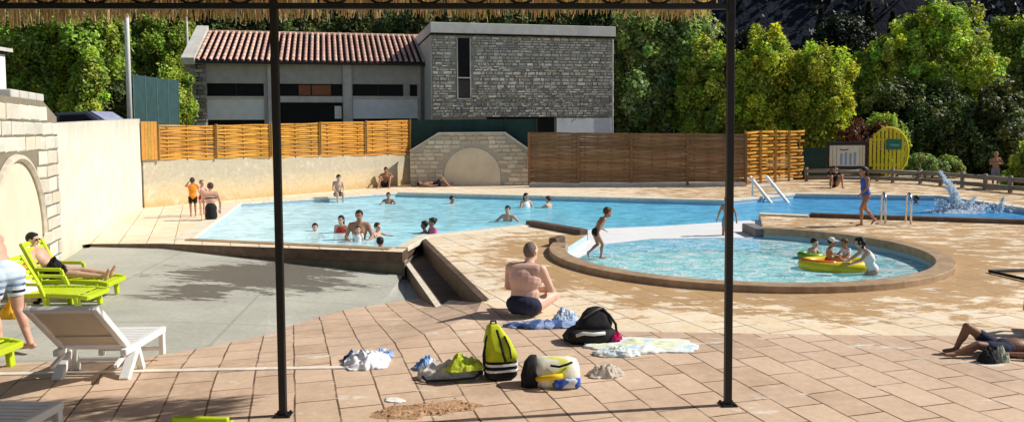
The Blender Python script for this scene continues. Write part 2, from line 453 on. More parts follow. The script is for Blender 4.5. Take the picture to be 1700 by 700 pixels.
# basin walls, floors, water
mb = MB(); wall_strip(mb, [basin[0]] + basin[:0:-1] + [basin[0]], -1.5, -.001); structure(mb.build('pool_basin', M['paint_blue']))
mb = MB(); fl = []
poly_sheet(mb, [main_pool], -.95); structure(mb.build('pool_floor', M['floor']))
# shallow step along the left end
mb = MB(); sl = [pA, pC, pC.lerp(pE, .30), pA.lerp(pR, .24)]
poly_sheet(mb, [sl], -.34); structure(mb.build('shallow_shelf', M['floor']))
mb = MB(); poly_sheet(mb, [main_pool], -.14); wt = mb.build('pool_water', M['water']); structure(wt)
mb = MB(); poly_sheet(mb, [slope_zone], -.125); structure(mb.build('white_slope', M['white_slope']))
pad = [V((PADC.x + (PADR + .0) * math.cos(t), PADC.y + (PADR + .0) * math.sin(t), 0)) for t in [2 * math.pi * k / 64 for k in range(64)]]
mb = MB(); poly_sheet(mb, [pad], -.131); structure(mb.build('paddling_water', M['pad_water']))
mb = MB(); poly_sheet(mb, [pad], -.42); structure(mb.build('paddling_floor', M['pad_floor']))
wedge = [slope_zone[-10], slope_zone[-9], slope_zone[-8], slope_zone[-7]]

def coping(name, pts, wd, z0, z1, m, side=1, closed=False, inset=.0):
    """kerb of width wd on the left (+1) or right (-1) of the chain"""
    n = len(pts); offs = []
    for i in range(n):
        a = pts[max(i - 1, 0)]; b = pts[min(i + 1, n - 1)]
        d1 = (pts[i] - a).normalized() if i else None; d2 = (b - pts[i]).normalized() if i < n - 1 else None
        d1 = d1 or d2; d2 = d2 or d1
        n1 = V((-d1.y, d1.x, 0)); n2 = V((-d2.y, d2.x, 0)); nn = (n1 + n2).normalized()
        offs.append(pts[i] + nn * side * wd / max(.5, nn.dot(n1)))
    mb = MB()
    ring = []
    for a, b in zip(pts, offs):
        i0 = a + (a - b).normalized() * inset
        ring.append([V((i0.x, i0.y, z0)), V((i0.x, i0.y, z1)), V((b.x, b.y, z1)), V((b.x, b.y, z0))])
    vs = [p for r in ring for p in r]; fs = []
    for i in range(n - 1):
        for k in range(3): fs.append((i * 4 + k, i * 4 + k + 1, i * 4 + 4 + k + 1, i * 4 + 4 + k))
    fs += [(0, 1, 2, 3), tuple((n - 1) * 4 + k for k in (3, 2, 1, 0))]
    mb.add(vs, fs)
    o = mb.build(name, m, bevel=.012); structure(o)
    bm = bmesh.new(); bm.from_mesh(o.data); bmesh.ops.recalc_face_normals(bm, faces=bm.faces); bm.to_mesh(o.data); bm.free()
    return o
coping('pool_edge', [pR + V((-.05, 0, 0)), pA], .20, -.05, .022, M['rim'], 1, inset=.02)
coping('pool_coping', [pA, pC, pE, pF, pG, pH, pI2], .34, -.05, .022, M['coping'], 1, inset=.02)
coping('pool_coping', [pO, pQ, pR], .22, -.05, .03, M['coping'], 1, inset=.02)
coping('raised_kerb', [pN, pO], .20, -.12, .11, M['darkstone'], 1, inset=.02)
coping('raised_kerb', [pJ2, pK], .18, -.12, .10, M['darkstone'], 1, inset=.02)
coping('pool_coping', [pK, pL], .25, -.12, .05, M['coping'], 1, inset=.02)
coping('pad_rim', arc, .25, -.05, .095, M['rim'], 1, inset=.03)
# rim end piece and grey block beside the slope
mb = MB()
e0 = arc[-1]; mb.obox(at(925, 407) + V((0, 0, .07)), (.10, .17, 0), (-.07, .05, 0), (0, 0, .09))
structure(mb.build('rim_end', M['darkstone'], bevel=.03))
mb = MB(); q = at(1252, 379); mb.obox(q + V((0, 0, -.04)), (.13, 0, 0), (0, .45, 0), (0, 0, .10))
structure(mb.build('kerb_block', simple('grey_block', (.22, .2, .2), .8), bevel=.02))

# ground to the horizon, raised behind the walls
def backline(x):
    pts = [(-60, 22), (-10.5, 21.8), (-4.1, 31), (0.9, 29.4), (8.4, 29.2), (9, 30.4), (12, 33), (60, 33)]
    for (xa, ya), (xb, yb) in zip(pts, pts[1:]):
        if x <= xb: return ya + (yb - ya) * (x - xa) / (xb - xa)
    return 33
def gh(x, y):
    dl = (x - wall_o.x) * .954 + (y - wall_o.y) * .300
    m = min(dl, backline(x) - y)
    T = 1.0 if x < 6 else max(.0, 1.0 - (x - 6) / 4) - .03
    k = min(1, max(0, (-m - .8) / 1.2)); k = k * k * (3 - 2 * k)
    far = max(0, (math.hypot(x, y) - 60) / 300)
    return -1.7 + (T + 1.7) * k
xs = [-600, -350, -200, -120, -80] + [-60 + i * .8 for i in range(126)] + [44, 50, 60, 80, 120, 200, 350, 600]
ys = [-600, -300, -100, -40, -20, -10] + [-6 + i * .8 for i in range(72)] + [55, 65, 80, 120, 200, 350, 600]
mb = MB(); vs = [(x, y, gh(x, y) if y > -8 else -1.7) for y in ys for x in xs]
nx = len(xs)
mb.add(vs, [(j * nx + i, j * nx + i + 1, (j + 1) * nx + i + 1, (j + 1) * nx + i) for j in range(len(ys) - 1) for i in range(nx - 1)])
structure(mb.build('ground', simple('dry_earth', (.13, .12, .06), .95, .4, .7, .5), smooth=True))

# shaded mountain side behind
mb = MB(); hr = random.Random(3)
nx_, ny_ = 90, 26; vs = []
for j in range(ny_):
    for i in range(nx_):
        x = -210 + 420 * i / (nx_ - 1); t = j / (ny_ - 1)
        y = 78 + 80 * t + 2 * math.sin(i * .45) * (1 - t) + .8 * math.sin(i * 1.1 + j * .4)
        z = -1 + 130 * t + 1.5 * math.sin(i * .3 + 1) * t + hr.uniform(-.3, .3)
        vs.append((x, y, z))
mb.add(vs, [(j * nx_ + i, j * nx_ + i + 1, (j + 1) * nx_ + i + 1, (j + 1) * nx_ + i) for j in range(ny_ - 1) for i in range(nx_ - 1)])
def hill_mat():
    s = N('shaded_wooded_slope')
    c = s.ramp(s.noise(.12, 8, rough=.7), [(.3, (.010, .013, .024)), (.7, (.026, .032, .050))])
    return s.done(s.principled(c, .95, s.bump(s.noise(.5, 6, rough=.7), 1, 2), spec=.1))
structure(mb.build('hills', hill_mat(), smooth=True))

# ================================================================== walls
def stone_face(mb, o, du, dz, w_, h_, bw, bh, col, var, depth, rr, mask=None, jit=.3, gap=.02):
    """individually sized stones on a face; o lower left corner, du unit along, normal outwards"""
    du = V(du).normalized(); up = V((0, 0, 1)); nn = du.cross(up)
    z = 0
    while z < h_ - .02:
        h = min(bh * rr.uniform(1 - jit, 1 + jit), h_ - z); u = -rr.uniform(0, bw * .7)
        while u < w_:
            l = bw * rr.uniform(1 - jit * 1.6, 1 + jit * 1.6)
            a, b = max(u, 0), min(u + l, w_); u += l
            if b - a < .05: continue
            cu, cz = (a + b) / 2, z + h / 2
            if mask and not mask(a, b, z, z + h): continue
            k = rr.uniform(1 - var, 1 + var); wm = rr.uniform(-.06, .06)
            c = (col[0] * k * (1 + wm), col[1] * k, col[2] * k * (1 - wm))
            d = depth * rr.uniform(.5, 1.3)
            ca, sa = math.cos(rr.uniform(-.03, .03)), math.sin(rr.uniform(-.04, .04))
            ax = (du * ca + up * sa) * ((b - a) / 2 - gap / 2); az = (up * ca - du * sa) * (h / 2 - gap / 2)
            fo = V(o) + du * cu + up * cz
            # slightly pillowed stone: inner ring wider than outer face
            p = [fo - ax - az, fo + ax - az, fo + ax + az, fo - ax + az]
            qk = rr.uniform(.78, .9)
            g = [fo + (-ax - az) * qk + nn * d, fo + (ax - az) * qk + nn * d * rr.uniform(.8, 1.1), fo + (ax + az) * qk + nn * d, fo + (-ax + az) * qk + nn * d * rr.uniform(.8, 1.1)]
            mb.add(p + g, [(4, 5, 6, 7), (0, 1, 5, 4), (1, 2, 6, 5), (2, 3, 7, 6), (3, 0, 4, 7)], c)
        z += h
    return mb
sr = random.Random(21)

# left plaster wall, runs from the far corner towards the camera
ln = 9.15; ztop0, ztop1 = atY(234, 197, 21.6).z, atY(86, 205, 13.1).z
mb = MB()
t = .3
vs = []
for u, zt in ((0, ztop0), (ln, ztop1)):
    for off, z in ((0, -1.0), (0, zt), (-t, zt), (-t, -1.0)): vs.append(wl(u, off, z))
mb.add(vs, [(0, 1, 5, 4)[::-1], (1, 2, 6, 5)[::-1], (2, 3, 7, 6)[::-1], (0, 3, 2, 1)[::-1], (4, 5, 6, 7)[::-1]])
def wallmat():
    s = N('sunlit_plaster_wall'); sx = s.n('ShaderNodeSeparateXYZ'); s.set(sx.inputs[0], s.obj())
    streak = s.noise(1.6, 5, v=s.map(sc=(2.5, 2.5, .5)), rough=.65)
    topd = s.rng(s.math('ADD', sx.outputs[2], s.math('MULTIPLY', streak, 1.3)), 2.5, 3.5, 0, .7)
    c = s.ramp(s.noise(2.3, 6), [(.3, (.63, .59, .49)), (.7, (.76, .73, .63))])
    c = s.mix(topd, c, (.40, .38, .34)); run = s.ramp(s.noise(1.0, 5, v=s.map(sc=(5, 5, .35)), rough=.7), [(.5, 0), (.72, .3)]); c = s.mix(run, c, (.50, .46, .37))
    foot = s.rng(s.math('ADD', sx.outputs[2], s.math('MULTIPLY', streak, .5)), .0, .55, .55, 0)
    c = s.mix(foot, c, (.60, .50, .31))
    return s.done(s.principled(c, .9, s.bump(s.noise(20, 5), .3, .008), spec=.15))
M['wall_lit'] = wallmat()
o = mb.build('plaster_wall', M['wall_lit']); tag(o, 'long bright cream plaster wall at left, between stone arch and fence corner', 'wall')

# left stone wall with blind arch
U0, U1 = ln, 13.8; H0 = ztop1; H1 = atY(20, 166, 11.9).z
aw = empty('arched_wall', wl(U0), 'sunlit pale stone wall with a plastered blind arch, behind the lime loungers', 'wall')
mb = MB(); c_u, c_r, c_spring = 2.33, 1.17, .58   # arch in wall coordinates from U0
def top_h(u): return H0 + .12 + (H1 - H0 - .12) * min(1, max(0, (u - .05) / .75))
vs = []; us = [0, .05, .8, U1 - U0]
for u in us:
    for off, z in ((.04, -1), (.04, top_h(u)), (-.42, top_h(u)), (-.42, -1)): vs.append(wl(U0 + u, off, z) - wl(U0))
fs = []
for i in range(3):
    a = i * 4; fs += [(a, a + 4, a + 5, a + 1), (a + 1, a + 5, a + 6, a + 2), (a + 2, a + 6, a + 7, a + 3)]
fs += [(0, 1, 2, 3), (12, 15, 14, 13)]
mb.add(vs, fs); mb.build('core', M['mortar_pale'], aw)
def in_arch(u, z, r): return abs(u - c_u) < r and (z < c_spring + math.sqrt(max(0, r * r - (u - c_u) ** 2)))
def msk(a, b, z0, z1):
    a += 0; z0 -= .1; z1 -= .1
    if max(z1, z1) > top_h(a) - .02 or z1 > top_h(b) + .02: return False
    return not any(in_arch(u, z, c_r + .02) for u in (a, (a + b) / 2, b) for z in (z0, z1))
mb = MB()
# du along the wall towards the camera; normal must face +x : reverse direction
W_ = U1 - U0
def msk_r(a, b, z0, z1): return msk(W_ - b, W_ - a, z0, z1)
stone_face(mb, wl(U1, .045, -.1) - wl(U0), -wall_dir, 0, W_, H1 + .2, .52, .225, (.70, .655, .55), .12, .02, sr, msk_r, .12, .026)
mb.build('stone_blocks', M['block'], aw)
mb = MB()   # plaster panel inside the arch, proud of the core
n = 24; pts = [(c_u - c_r, -.3), (c_u + c_r, -.3)] + [(c_u + c_r * math.cos(math.pi * k / n), c_spring + c_r * math.sin(math.pi * k / n)) for k in range(n + 1)]
mb.add([wl(U0 + u, .052, z) - wl(U0) for u, z in pts], [tuple(range(len(pts)))[::-1]])
pl = mb.build('arch_panel', simple('arch_plaster', (.68, .62, .48), .9, .12, 1.4, .3), aw)
mb = MB()   # arch ring
rp = [wl(U0 + c_u + (c_r + .05) * math.cos(math.pi * k / n), .07, c_spring + (c_r + .05) * math.sin(math.pi * k / n)) - wl(U0) for k in range(n + 1)]
mb.tube([wl(U0 + c_u + c_r + .05, .07, -.2) - wl(U0)] + rp, .055, 6); mb.build('arch_moulding', simple('arch_stone', (.60, .53, .42), .9, .2, 9), aw)
mb = MB()
for k in range(4): mb.obox(wl(U0 + .95 + k * .42, -.15, top_h(2) + .05) - wl(U0), wall_dir * .19, V((.954, .3, 0)) * .2, (0, 0, .06))
mb.build('coping_stones', M['concrete'], aw, bevel=.02)

# white hut behind the arched wall
ht = empty('hut', V((-10.6, 14.2, 1.0)), 'corner of a white hut with flat roof, above the arched wall at far left', 'hut')
mb = MB(); cx = atY(9, 110, 15.6).x + 10.6
mb.box(-3, cx, 0, 1.4, -1, atY(5, 74, 14.2).z - 1.0); mb.build('wall', M['white_paint'], ht)
mb = MB(); zr = atY(5, 73, 14.2).z - 1; mb.box(-3.2, cx + .1, -.25, 1.5, zr, zr + .07); mb.build('roof', M['concrete'], ht)
mb = MB(); mb.box(-3.1, cx + .05, -.12, 1.42, zr - .06, zr - .003); mb.build('fascia', M['post_metal'], ht)

# back wall (receding, lit), concrete base below the woven fence
bw0, bw1 = V((-10.45, 21.84, 0)), at(682, 306, 0)
bdir = (bw1 - bw0).normalized(); bn = V((bdir.y, -bdir.x, 0)); blen = (bw1 - bw0).length
zb0, zb1 = atY(240, 265, bw0.y).z, atY(680, 256, bw1.y).z
mb = MB(); vs = []
for p, zt in ((bw0, zb0), (bw1 + bdir * .4, zb1)):
    for off, z in ((0, -1), (0, zt), (-.25, zt), (-.25, -1)): vs.append(p + bn * off + V((0, 0, z)))
mb.add(vs, [(0, 4, 5, 1), (1, 5, 6, 2), (2, 6, 7, 3), (0, 1, 2, 3), (4, 7, 6, 5)])
def backmat():
    s = N('sandy_concrete_wall'); sx = s.n('ShaderNodeSeparateXYZ'); s.set(sx.inputs[0], s.obj())
    nz = s.noise(1.0, 6, rough=.65)
    c = s.ramp(s.math('ADD', sx.outputs[2], s.math('MULTIPLY', nz, .5)), [(.3, (.60, .44, .22)), (.55, (.68, .55, .34)), (.95, (.60, .52, .37)), (1.0, (.55, .49, .37))])
    c = s.mix(s.ramp(s.noise(2.7, 6, v=s.map(loc=(5, 5, 5)), rough=.7), [(.58, 0), (.66, .55)]), c, (.74, .69, .58))
    c = s.mix(1.0, c, s.ramp(s.noise(9, 5, rough=.7), [(.25, .8), (.75, 1.1)]), 'MULTIPLY')
    return s.done(s.principled(c, .9, s.bump(s.noise(18, 5), .35, .01), spec=.15))
o = mb.build('concrete_wall', backmat()); tag(o, 'sandy concrete wall behind the pool, carrying the orange woven fence', 'wall')

# woven lath fences ------------------------------------------------
def woven(name, p, q, z0a, z1a, z0b, z1b, parent, col, nl, nv, rr, gapk=.9, amp=.03, ragged=0, solid=False):
    """one panel between points p and q (ground), laths weaving round uprights"""
    d = (q - p); Ld = d.length; d = d.normalized(); nn = V((d.y, -d.x, 0)); mb = MB()
    for i in range(nl):
        f = (i + .5) / nl; hh = (z1a - z0a) / nl * gapk / 2
        n_seg = nv * 4; k = rr.uniform(.72, 1.2); c = (col[0] * k, col[1] * k * rr.uniform(.93, 1.05), col[2] * k)
        ph = math.pi * (i % 2); row = []
        e0, e1 = 0, 1
        if ragged and rr.random() < .8: e1 = 1 - rr.uniform(0, ragged) * abs(f - .3)
        tilt = rr.uniform(-.012, .012); wob = rr.uniform(-.012, .012)
        for s_ in range(n_seg + 1):
            t = e0 + (e1 - e0) * s_ / n_seg
            off = amp * math.sin(math.pi * nv * t + ph)
            zz = (z0a + (z1a - z0a) * f) * (1 - t) + (z0b + (z1b - z0b) * f) * t + tilt * (t - .5) * 2 + wob * math.sin(6 * t + i)
            base = p + d * Ld * t + nn * off
            row += [base + nn * .006 + V((0, 0, zz - hh)), base + nn * .006 + V((0, 0, zz + hh)), base - nn * .006 + V((0, 0, zz + hh)), base - nn * .006 + V((0, 0, zz - hh))]
        fs = []
        for s_ in range(n_seg):
            for k in range(4): fs.append((s_ * 4 + k, s_ * 4 + 4 + k, s_ * 4 + 4 + (k + 1) % 4, s_ * 4 + (k + 1) % 4))
        fs += [(0, 1, 2, 3), tuple(n_seg * 4 + k for k in (3, 2, 1, 0))]
        mb.add(row, fs, c)
    for j in range(nv):
        t = (j + .5) / nv; b = p + d * Ld * t; zz0 = z0a * (1 - t) + z0b * t; zz1 = z1a * (1 - t) + z1b * t
        mb.bar(b + V((0, 0, zz0)), b + V((0, 0, zz1 - .02)), .035, .035, (0, 1, 0), (col[0] * .8, col[1] * .75, col[2] * .7))
    o = mb.build(name, M['wood'], parent); o.location = -parent.location
    return o
fr = random.Random(5)
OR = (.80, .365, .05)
fb = empty('woven_fence', bw0, 'bright orange woven lath fence standing on the sandy concrete wall behind the pool', 'fence')
cuts = [(262, 208), (358, 207), (449, 206), (531, 203), (607, 201), (680, 199)]
def on_back(px):
    # intersection of the view ray with the plane of the back wall
    r_ = ray(px, 230); o_ = V((0, 0, CAMH)); n_ = bn
    t = (bw0 + bn * .03 - o_).dot(n_) / r_.dot(n_); h = o_ + r_ * t; return V((h.x, h.y, 0))
def zrow(py, Y, px): return atY(px, py, Y).z
pts = [on_back(c[0]) for c in cuts]; sh = bn * -.02
for (c0, p0), (c1, p1) in zip(zip(cuts, pts), list(zip(cuts, pts))[1:]):
    zt0, zt1 = zrow(c0[1], p0.y, c0[0]), zrow(c1[1], p1.y, c1[0])
    zw = lambda p: zb0 + (zb1 - zb0) * ((p - bw0).dot(bdir) / blen)
    woven('woven_panel', p0 + sh, p1 + sh, zw(p0) - .02, zt0, zw(p1) - .02, zt1, fb, OR, 17, 3, fr, .80, .02)
for (c0, p0) in zip(cuts, pts):
    mb = MB(); mb.bar(p0 + bn * .04 + V((0, 0, zb0 - .05)), p0 + bn * .04 + V((0, 0, zrow(c0[1] - 1, p0.y, c0[0]))), .06, .05, (0, 1, 0), (.42, .24, .07))
    o = mb.build('post', M['wood'], fb); o.location = -fb.location
# solid board panel at the corner
pc0, pc1 = on_back(234) + bn * .02, on_back(260) + bn * .02
mb = MB(); nb_ = 5
for k in range(nb_):
    a, b = pc0.lerp(pc1, k / nb_), pc0.lerp(pc1, (k + .94) / nb_)
    mb.obox((a + b) / 2 + V((0, 0, (zb0 + 2.44) / 2)), (b - a) / 2, bn * .015, (0, 0, (2.46 - zb0) / 2), (.66 * fr.uniform(.85, 1.1), .32, .06))
o = mb.build('board_panel', M['wood'], fb); o.location = -fb.location

# fountain wall, stone trapezoid with a blank half-round panel
fy = 29.6
fl0, fl1 = atY(681, 300, fy), atY(890, 300, fy)
fw = empty('fountain_wall', V(((fl0.x + fl1.x) / 2, fy, 0)), 'low shaded stone wall with sloping shoulders and a smooth half-round panel, behind the pool', 'wall')
tz = atY(790, 222, fy).z; ez0, ez1 = atY(681, 252, fy).z, atY(890, 258, fy).z
tx0, tx1 = atY(728, 222, fy).x - fw.location.x, atY(838, 222, fy).x - fw.location.x
X0, X1 = fl0.x - fw.location.x, fl1.x - fw.location.x
def fh(x):
    if x < tx0: return ez0 + (tz - ez0) * (x - X0) / (tx0 - X0)
    if x > tx1: return ez1 + (tz - ez1) * (X1 - x) / (X1 - tx1)
    return tz
mb = MB(); prof = [X0, tx0, tx1, X1]; vs = []
for x in prof:
    for y, z in ((0, -.2), (0, fh(x)), (.5, fh(x)), (.5, -.2)): vs.append((x, y, z))
fs = [(i * 4 + k, i * 4 + 4 + k, i * 4 + 4 + k + 1, i * 4 + k + 1) for i in range(3) for k in range(3)] + [(0, 1, 2, 3), (15, 14, 13, 12)]
mb.add(vs, fs); mb.build('core', M['mortar'], fw)
ac = atY(784, 300, fy).x - fw.location.x; ar = (atY(831, 300, fy).x - atY(737, 300, fy).x) / 2; az = atY(784, 245, fy).z - ar
def fm(a, b, z0, z1):
    a += X0; b += X0
    if z1 > min(fh(a), fh(b)) + .02: return False
    return not any(abs(u - ac) < ar and z < az + math.sqrt(max(0, ar * ar - (u - ac) ** 2)) for u in (a, (a + b) / 2, b) for z in (z0, z1))
mb = MB(); stone_face(mb, (X0, -.003, 0), (1, 0, 0), 0, X1 - X0, tz, .36, .155, (.62, .55, .44), .22, .03, sr, fm, .15, .02); mb.build('stone_blocks', M['block'], fw)
pp = [(ac - ar, 0), (ac + ar, 0)] + [(ac + ar * math.cos(math.pi * k / 24), az + ar * math.sin(math.pi * k / 24)) for k in range(25)]
mb = MB(); mb.add([(x, -.02, z) for x, z in pp], [tuple(range(len(pp)))]); mb.build('arch_panel', simple('shaded_plaster', (.64, .56, .43), .9, .15, 2), fw)
mb = MB()
for a, b in ((X0, tx0), (tx0, tx1), (tx1, X1)):
    mb.obox(((a + b) / 2, .24, (fh(a) + fh(b)) / 2 + .03), ((b - a) / 2, 0, (fh(b) - fh(a)) / 2), (0, .3, 0), (0, 0, .03))
mb.build('coping_slab', M['concrete'], fw)

# green screen above the fountain wall
gy = 30.6
gs = empty('screen_fence', V((-2, gy, 0)), 'dark green windbreak screen stretched above the shaded fountain wall', 'fence')
mb = MB(); a, b = atY(676, 199, gy), atY(893, 197, gy)
mb.box(a.x + 2, b.x + 2, 0, .02, 0, a.z); mb.build('fabric', M['screen'], gs)
for px in (681, 733, 786, 838, 890):
    mb = MB(); p = atY(px, 197, gy); mb.tube([(p.x + 2, -.03, 0), (p.x + 2, -.03, p.z)], .025, 8); mb.build('post', M['post_metal'], gs)

# dark shaded woven fence right of the fountain
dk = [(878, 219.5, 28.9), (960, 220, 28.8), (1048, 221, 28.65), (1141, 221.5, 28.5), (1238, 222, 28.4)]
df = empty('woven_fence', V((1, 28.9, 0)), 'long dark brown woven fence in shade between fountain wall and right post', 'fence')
DK_SHADE = (.30, .175, .085)  # brown darkened, the shade on this fence is put into the colour
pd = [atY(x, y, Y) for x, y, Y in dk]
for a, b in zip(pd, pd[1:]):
    woven('woven_panel', V((a.x, a.y, 0)), V((b.x, b.y, 0)), .16, a.z, .16, b.z, df, DK_SHADE, 24, 4, fr, .98, .012)
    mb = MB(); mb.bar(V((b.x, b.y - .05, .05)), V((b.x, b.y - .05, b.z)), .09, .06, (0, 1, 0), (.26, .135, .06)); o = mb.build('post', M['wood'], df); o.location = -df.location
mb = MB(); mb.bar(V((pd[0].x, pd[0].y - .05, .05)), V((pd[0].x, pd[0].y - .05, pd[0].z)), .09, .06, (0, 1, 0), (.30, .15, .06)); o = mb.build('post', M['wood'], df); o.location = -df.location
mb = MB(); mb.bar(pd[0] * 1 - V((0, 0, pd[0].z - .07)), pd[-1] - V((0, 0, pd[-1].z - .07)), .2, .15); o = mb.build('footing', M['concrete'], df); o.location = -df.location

# ragged lit woven fence on the right
br = [(1237, 217, 29.3), (1287, 216, 30.4), (1336, 215, 31.5)]
bf = empty('woven_fence', V((9, 29.3, 0)), 'short ragged orange woven fence with open gaps, right of the right post', 'fence')
pb = [atY(*c) for c in br]
for i, (a, b) in enumerate(zip(pb, pb[1:])):
    woven('woven_panel', V((a.x, a.y, 0)), V((b.x, b.y, 0)), .1, a.z, .1, b.z, bf, (.78, .37, .05), 15, 3, fr, .60, .035, ragged=.7 if i else 0)
for a in pb[:2] + [pb[0].lerp(pb[1], .5), pb[1].lerp(pb[2], .45)]:
    mb = MB(); mb.bar(V((a.x, a.y - .07, 0)), V((a.x, a.y - .07, a.z)), .08, .06, (0, 1, 0), (.55, .30, .07)); o = mb.build('post', M['wood'], bf); o.location = -bf.location
# green screen beside it
g2 = empty('screen_fence', V((12, 31.9, 0)), 'low dark green screen panel between ragged orange fence and notice board', 'fence')
mb = MB(); a, b = atY(1318, 245, 31.9), atY(1385, 245, 31.9); mb.box(a.x - 12, b.x - 12, 0, .03, 0, a.z); mb.build('fabric', M['screen'], g2)
for p in (a, b):
    mb = MB(); mb.tube([(p.x - 12, -.03, 0), (p.x - 12, -.03, a.z + .05)], .03, 8); mb.build('post', M['post_metal'], g2)
# ================================================================== buildings
GZ = 1.0
# left building with tiled roof
by = 36.0
TH = R(13.5); DU = V((math.cos(TH), math.sin(TH), 0)); DN = V((-math.sin(TH), math.cos(TH), 0))   # both buildings stand turned by 13.5 degrees
def on_plane(O_, px, py, dep):
    r_ = ray(px, py); p0 = V(O_) + DN * dep; t = (V((p0.x, p0.y, CAMH)) - V((0, 0, CAMH))).dot(DN) / r_.dot(DN); h = V((0, 0, CAMH)) + r_ * t
    return V((V(O_).x + (h - p0).dot(DU), 0, h.z))
def B(px, py, Y=by):
    q = on_plane((-10, by, GZ), px, py, Y - by); return V((q.x, Y, q.z))
lb = empty('pool_house', V((-10, by, GZ)), 'long grey rendered building with a terracotta tiled roof, left of the tall stone block', 'building', None, R(13.5))
O = V((-10, by, GZ))
def lbbox(name, px0, px1, py0, py1, y0, y1, m, Y=by, parent=None, bevel=0):
    """box whose front face, at depth Y, was measured in the photograph"""
    a, b = B(px0, py1, Y), B(px1, py0, Y); mb = MB()
    mb.box(a.x - O.x, b.x - O.x, Y + y0 - O.y, Y + y1 - O.y, a.z - O.z, b.z - O.z)
    return mb.build(name, m, parent or lb, bevel=bevel)
eave_z = B(500, 106).z - GZ; ridge_y = 4.2; ridge_z = B(500, 58, by + ridge_y).z - GZ
xl, xr = B(331, 100).x - O.x, B(706, 100).x - O.x
# front wall as pieces round the openings
def front(px0, px1, py0, py1): lbbox('wall', px0, px1, py0, py1, 0, .3, M['render_wall'])
front(330, 698, 106, 138); front(330, 343, 138, 230); front(440, 462, 138, 230); front(570, 585, 138, 230); front(670, 680, 138, 163); front(694, 698, 138, 230)
lbbox('sill', 343, 440, 160, 163.5, -.04, .2, M['concrete']); lbbox('sill', 462, 570, 160, 170, -.04, .2, M['concrete']); lbbox('sill', 585, 694, 160, 163.5, -.04, .2, M['concrete'])
for a, b in ((447, 461.5), (571, 583)): lbbox('pilaster', a, b, 107, 230, -.12, -.002, M['concrete'])
for a, b in ((343, 440), (462, 570), (585, 670), (680, 694)):
    w_ = lbbox('window', a, b, 138, 160, .16, .19, M['glass'])
    A_, B_ = B(a, 160), B(b, 138); mb = MB(); t = .05
    for q in ((A_.x, B_.x, A_.z, A_.z + t), (A_.x, B_.x, B_.z - t, B_.z), (A_.x, A_.x + t, A_.z, B_.z), (B_.x - t, B_.x, A_.z, B_.z)):
        mb.box(q[0] - O.x, q[1] - O.x, .10, .155, q[2] - GZ, q[3] - GZ)
    if b - a > 50: mb.box((A_.x + B_.x) / 2 - O.x - .03, (A_.x + B_.x) / 2 - O.x + .03, .10, .152, A_.z - GZ, B_.z - GZ)
    mb.build('frame', M['post_metal'], w_)
lbbox('orange_blind', 496, 549, 141, 158, .13, .158, simple('orange_blind', (.30, .12, .06), .8, .2))
lbbox('lower_panel', 343, 440, 163.5, 199, .05, .12, M['panel']); lbbox('lower_panel', 585, 694, 163.5, 197, .05, .12, M['panel'])
lbbox('base_recess', 343, 440, 199, 230, .15, .18, M['dark']); lbbox('base_recess', 585, 694, 197, 230, .15, .18, M['dark'])
lbbox('doorway', 462, 570, 170, 230, .2, .25, M['glass']); lbbox('notice', 556, 567, 176, 197, .12, .15, M['white_paint'])
mb = MB(); mb.box(xl, xr, .35, 8, 0, eave_z); mb.build('rear_block', M['render_wall'], lb)
# roof tiles: half-round cover tiles in courses running up the slope
mb = MB(); tr_ = random.Random(9)
x = xl - .05; pitch = .275
sl_len = math.hypot(ridge_y + .35, ridge_z - eave_z); nc = 9
dy, dz = (ridge_y + .35) / sl_len, (ridge_z - eave_z) / sl_len
mb.add([(xl - .1, -.32, eave_z + .0), (xr, -.32, eave_z), (xr, ridge_y, ridge_z - .02), (xl - .1, ridge_y, ridge_z - .02)], [(0, 1, 2, 3)], (.06, .028, .022))
mb.add([(xl - .1, ridge_y, ridge_z - .02), (xr, ridge_y, ridge_z - .02), (xr, 2 * ridge_y, eave_z), (xl - .1, 2 * ridge_y, eave_z)], [(0, 1, 2, 3)], (.4, .2, .14))
while x < xr:
    kc = tr_.uniform(.85, 1.12)
    for c in range(nc):
        s0, s1 = sl_len * c / nc, sl_len * (c + 1.12) / nc
        s1 = min(s1, sl_len)
        k = kc * tr_.uniform(.82, 1.1); col = (.80 * k, .50 * k * tr_.uniform(.95, 1.05), .40 * k)
        if tr_.random() < .06: col = (.72 * k, .58 * k, .46 * k)
        vs = []; m_ = 6
        for s_, r_, lift in ((s0, .078, .085), (s1, .070, .07)):
            for i in range(m_ + 1):
                t = math.pi * i / m_
                h = r_ * math.sin(t) + lift
                vs.append((x + tr_.uniform(-.002, .002) - r_ * math.cos(t), -.35 + dy * s_ - dz * h, eave_z + dz * s_ + dy * h))
        mb.add(vs, [(i, i + 1, m_ + 2 + i, m_ + 1 + i) for i in range(m_)], col)
    x += pitch
mb.build('tiled_roof', M['tile'], lb, smooth=False)
mb = MB()
x = xl
while x < xr:
    k = tr_.uniform(.8, 1.1); mb.tube([(x, ridge_y, ridge_z + .03), (x + .42, ridge_y, ridge_z + .05)], .11, 8, (.62 * k, .40 * k, .30 * k)); x += .4
mb.build('ridge_tiles', M['tile'], lb)
mb = MB(); mb.box(xl - .1, xr, -.42, -.34, eave_z - .06, eave_z + .05); mb.build('gutter', M['post_metal'], lb)
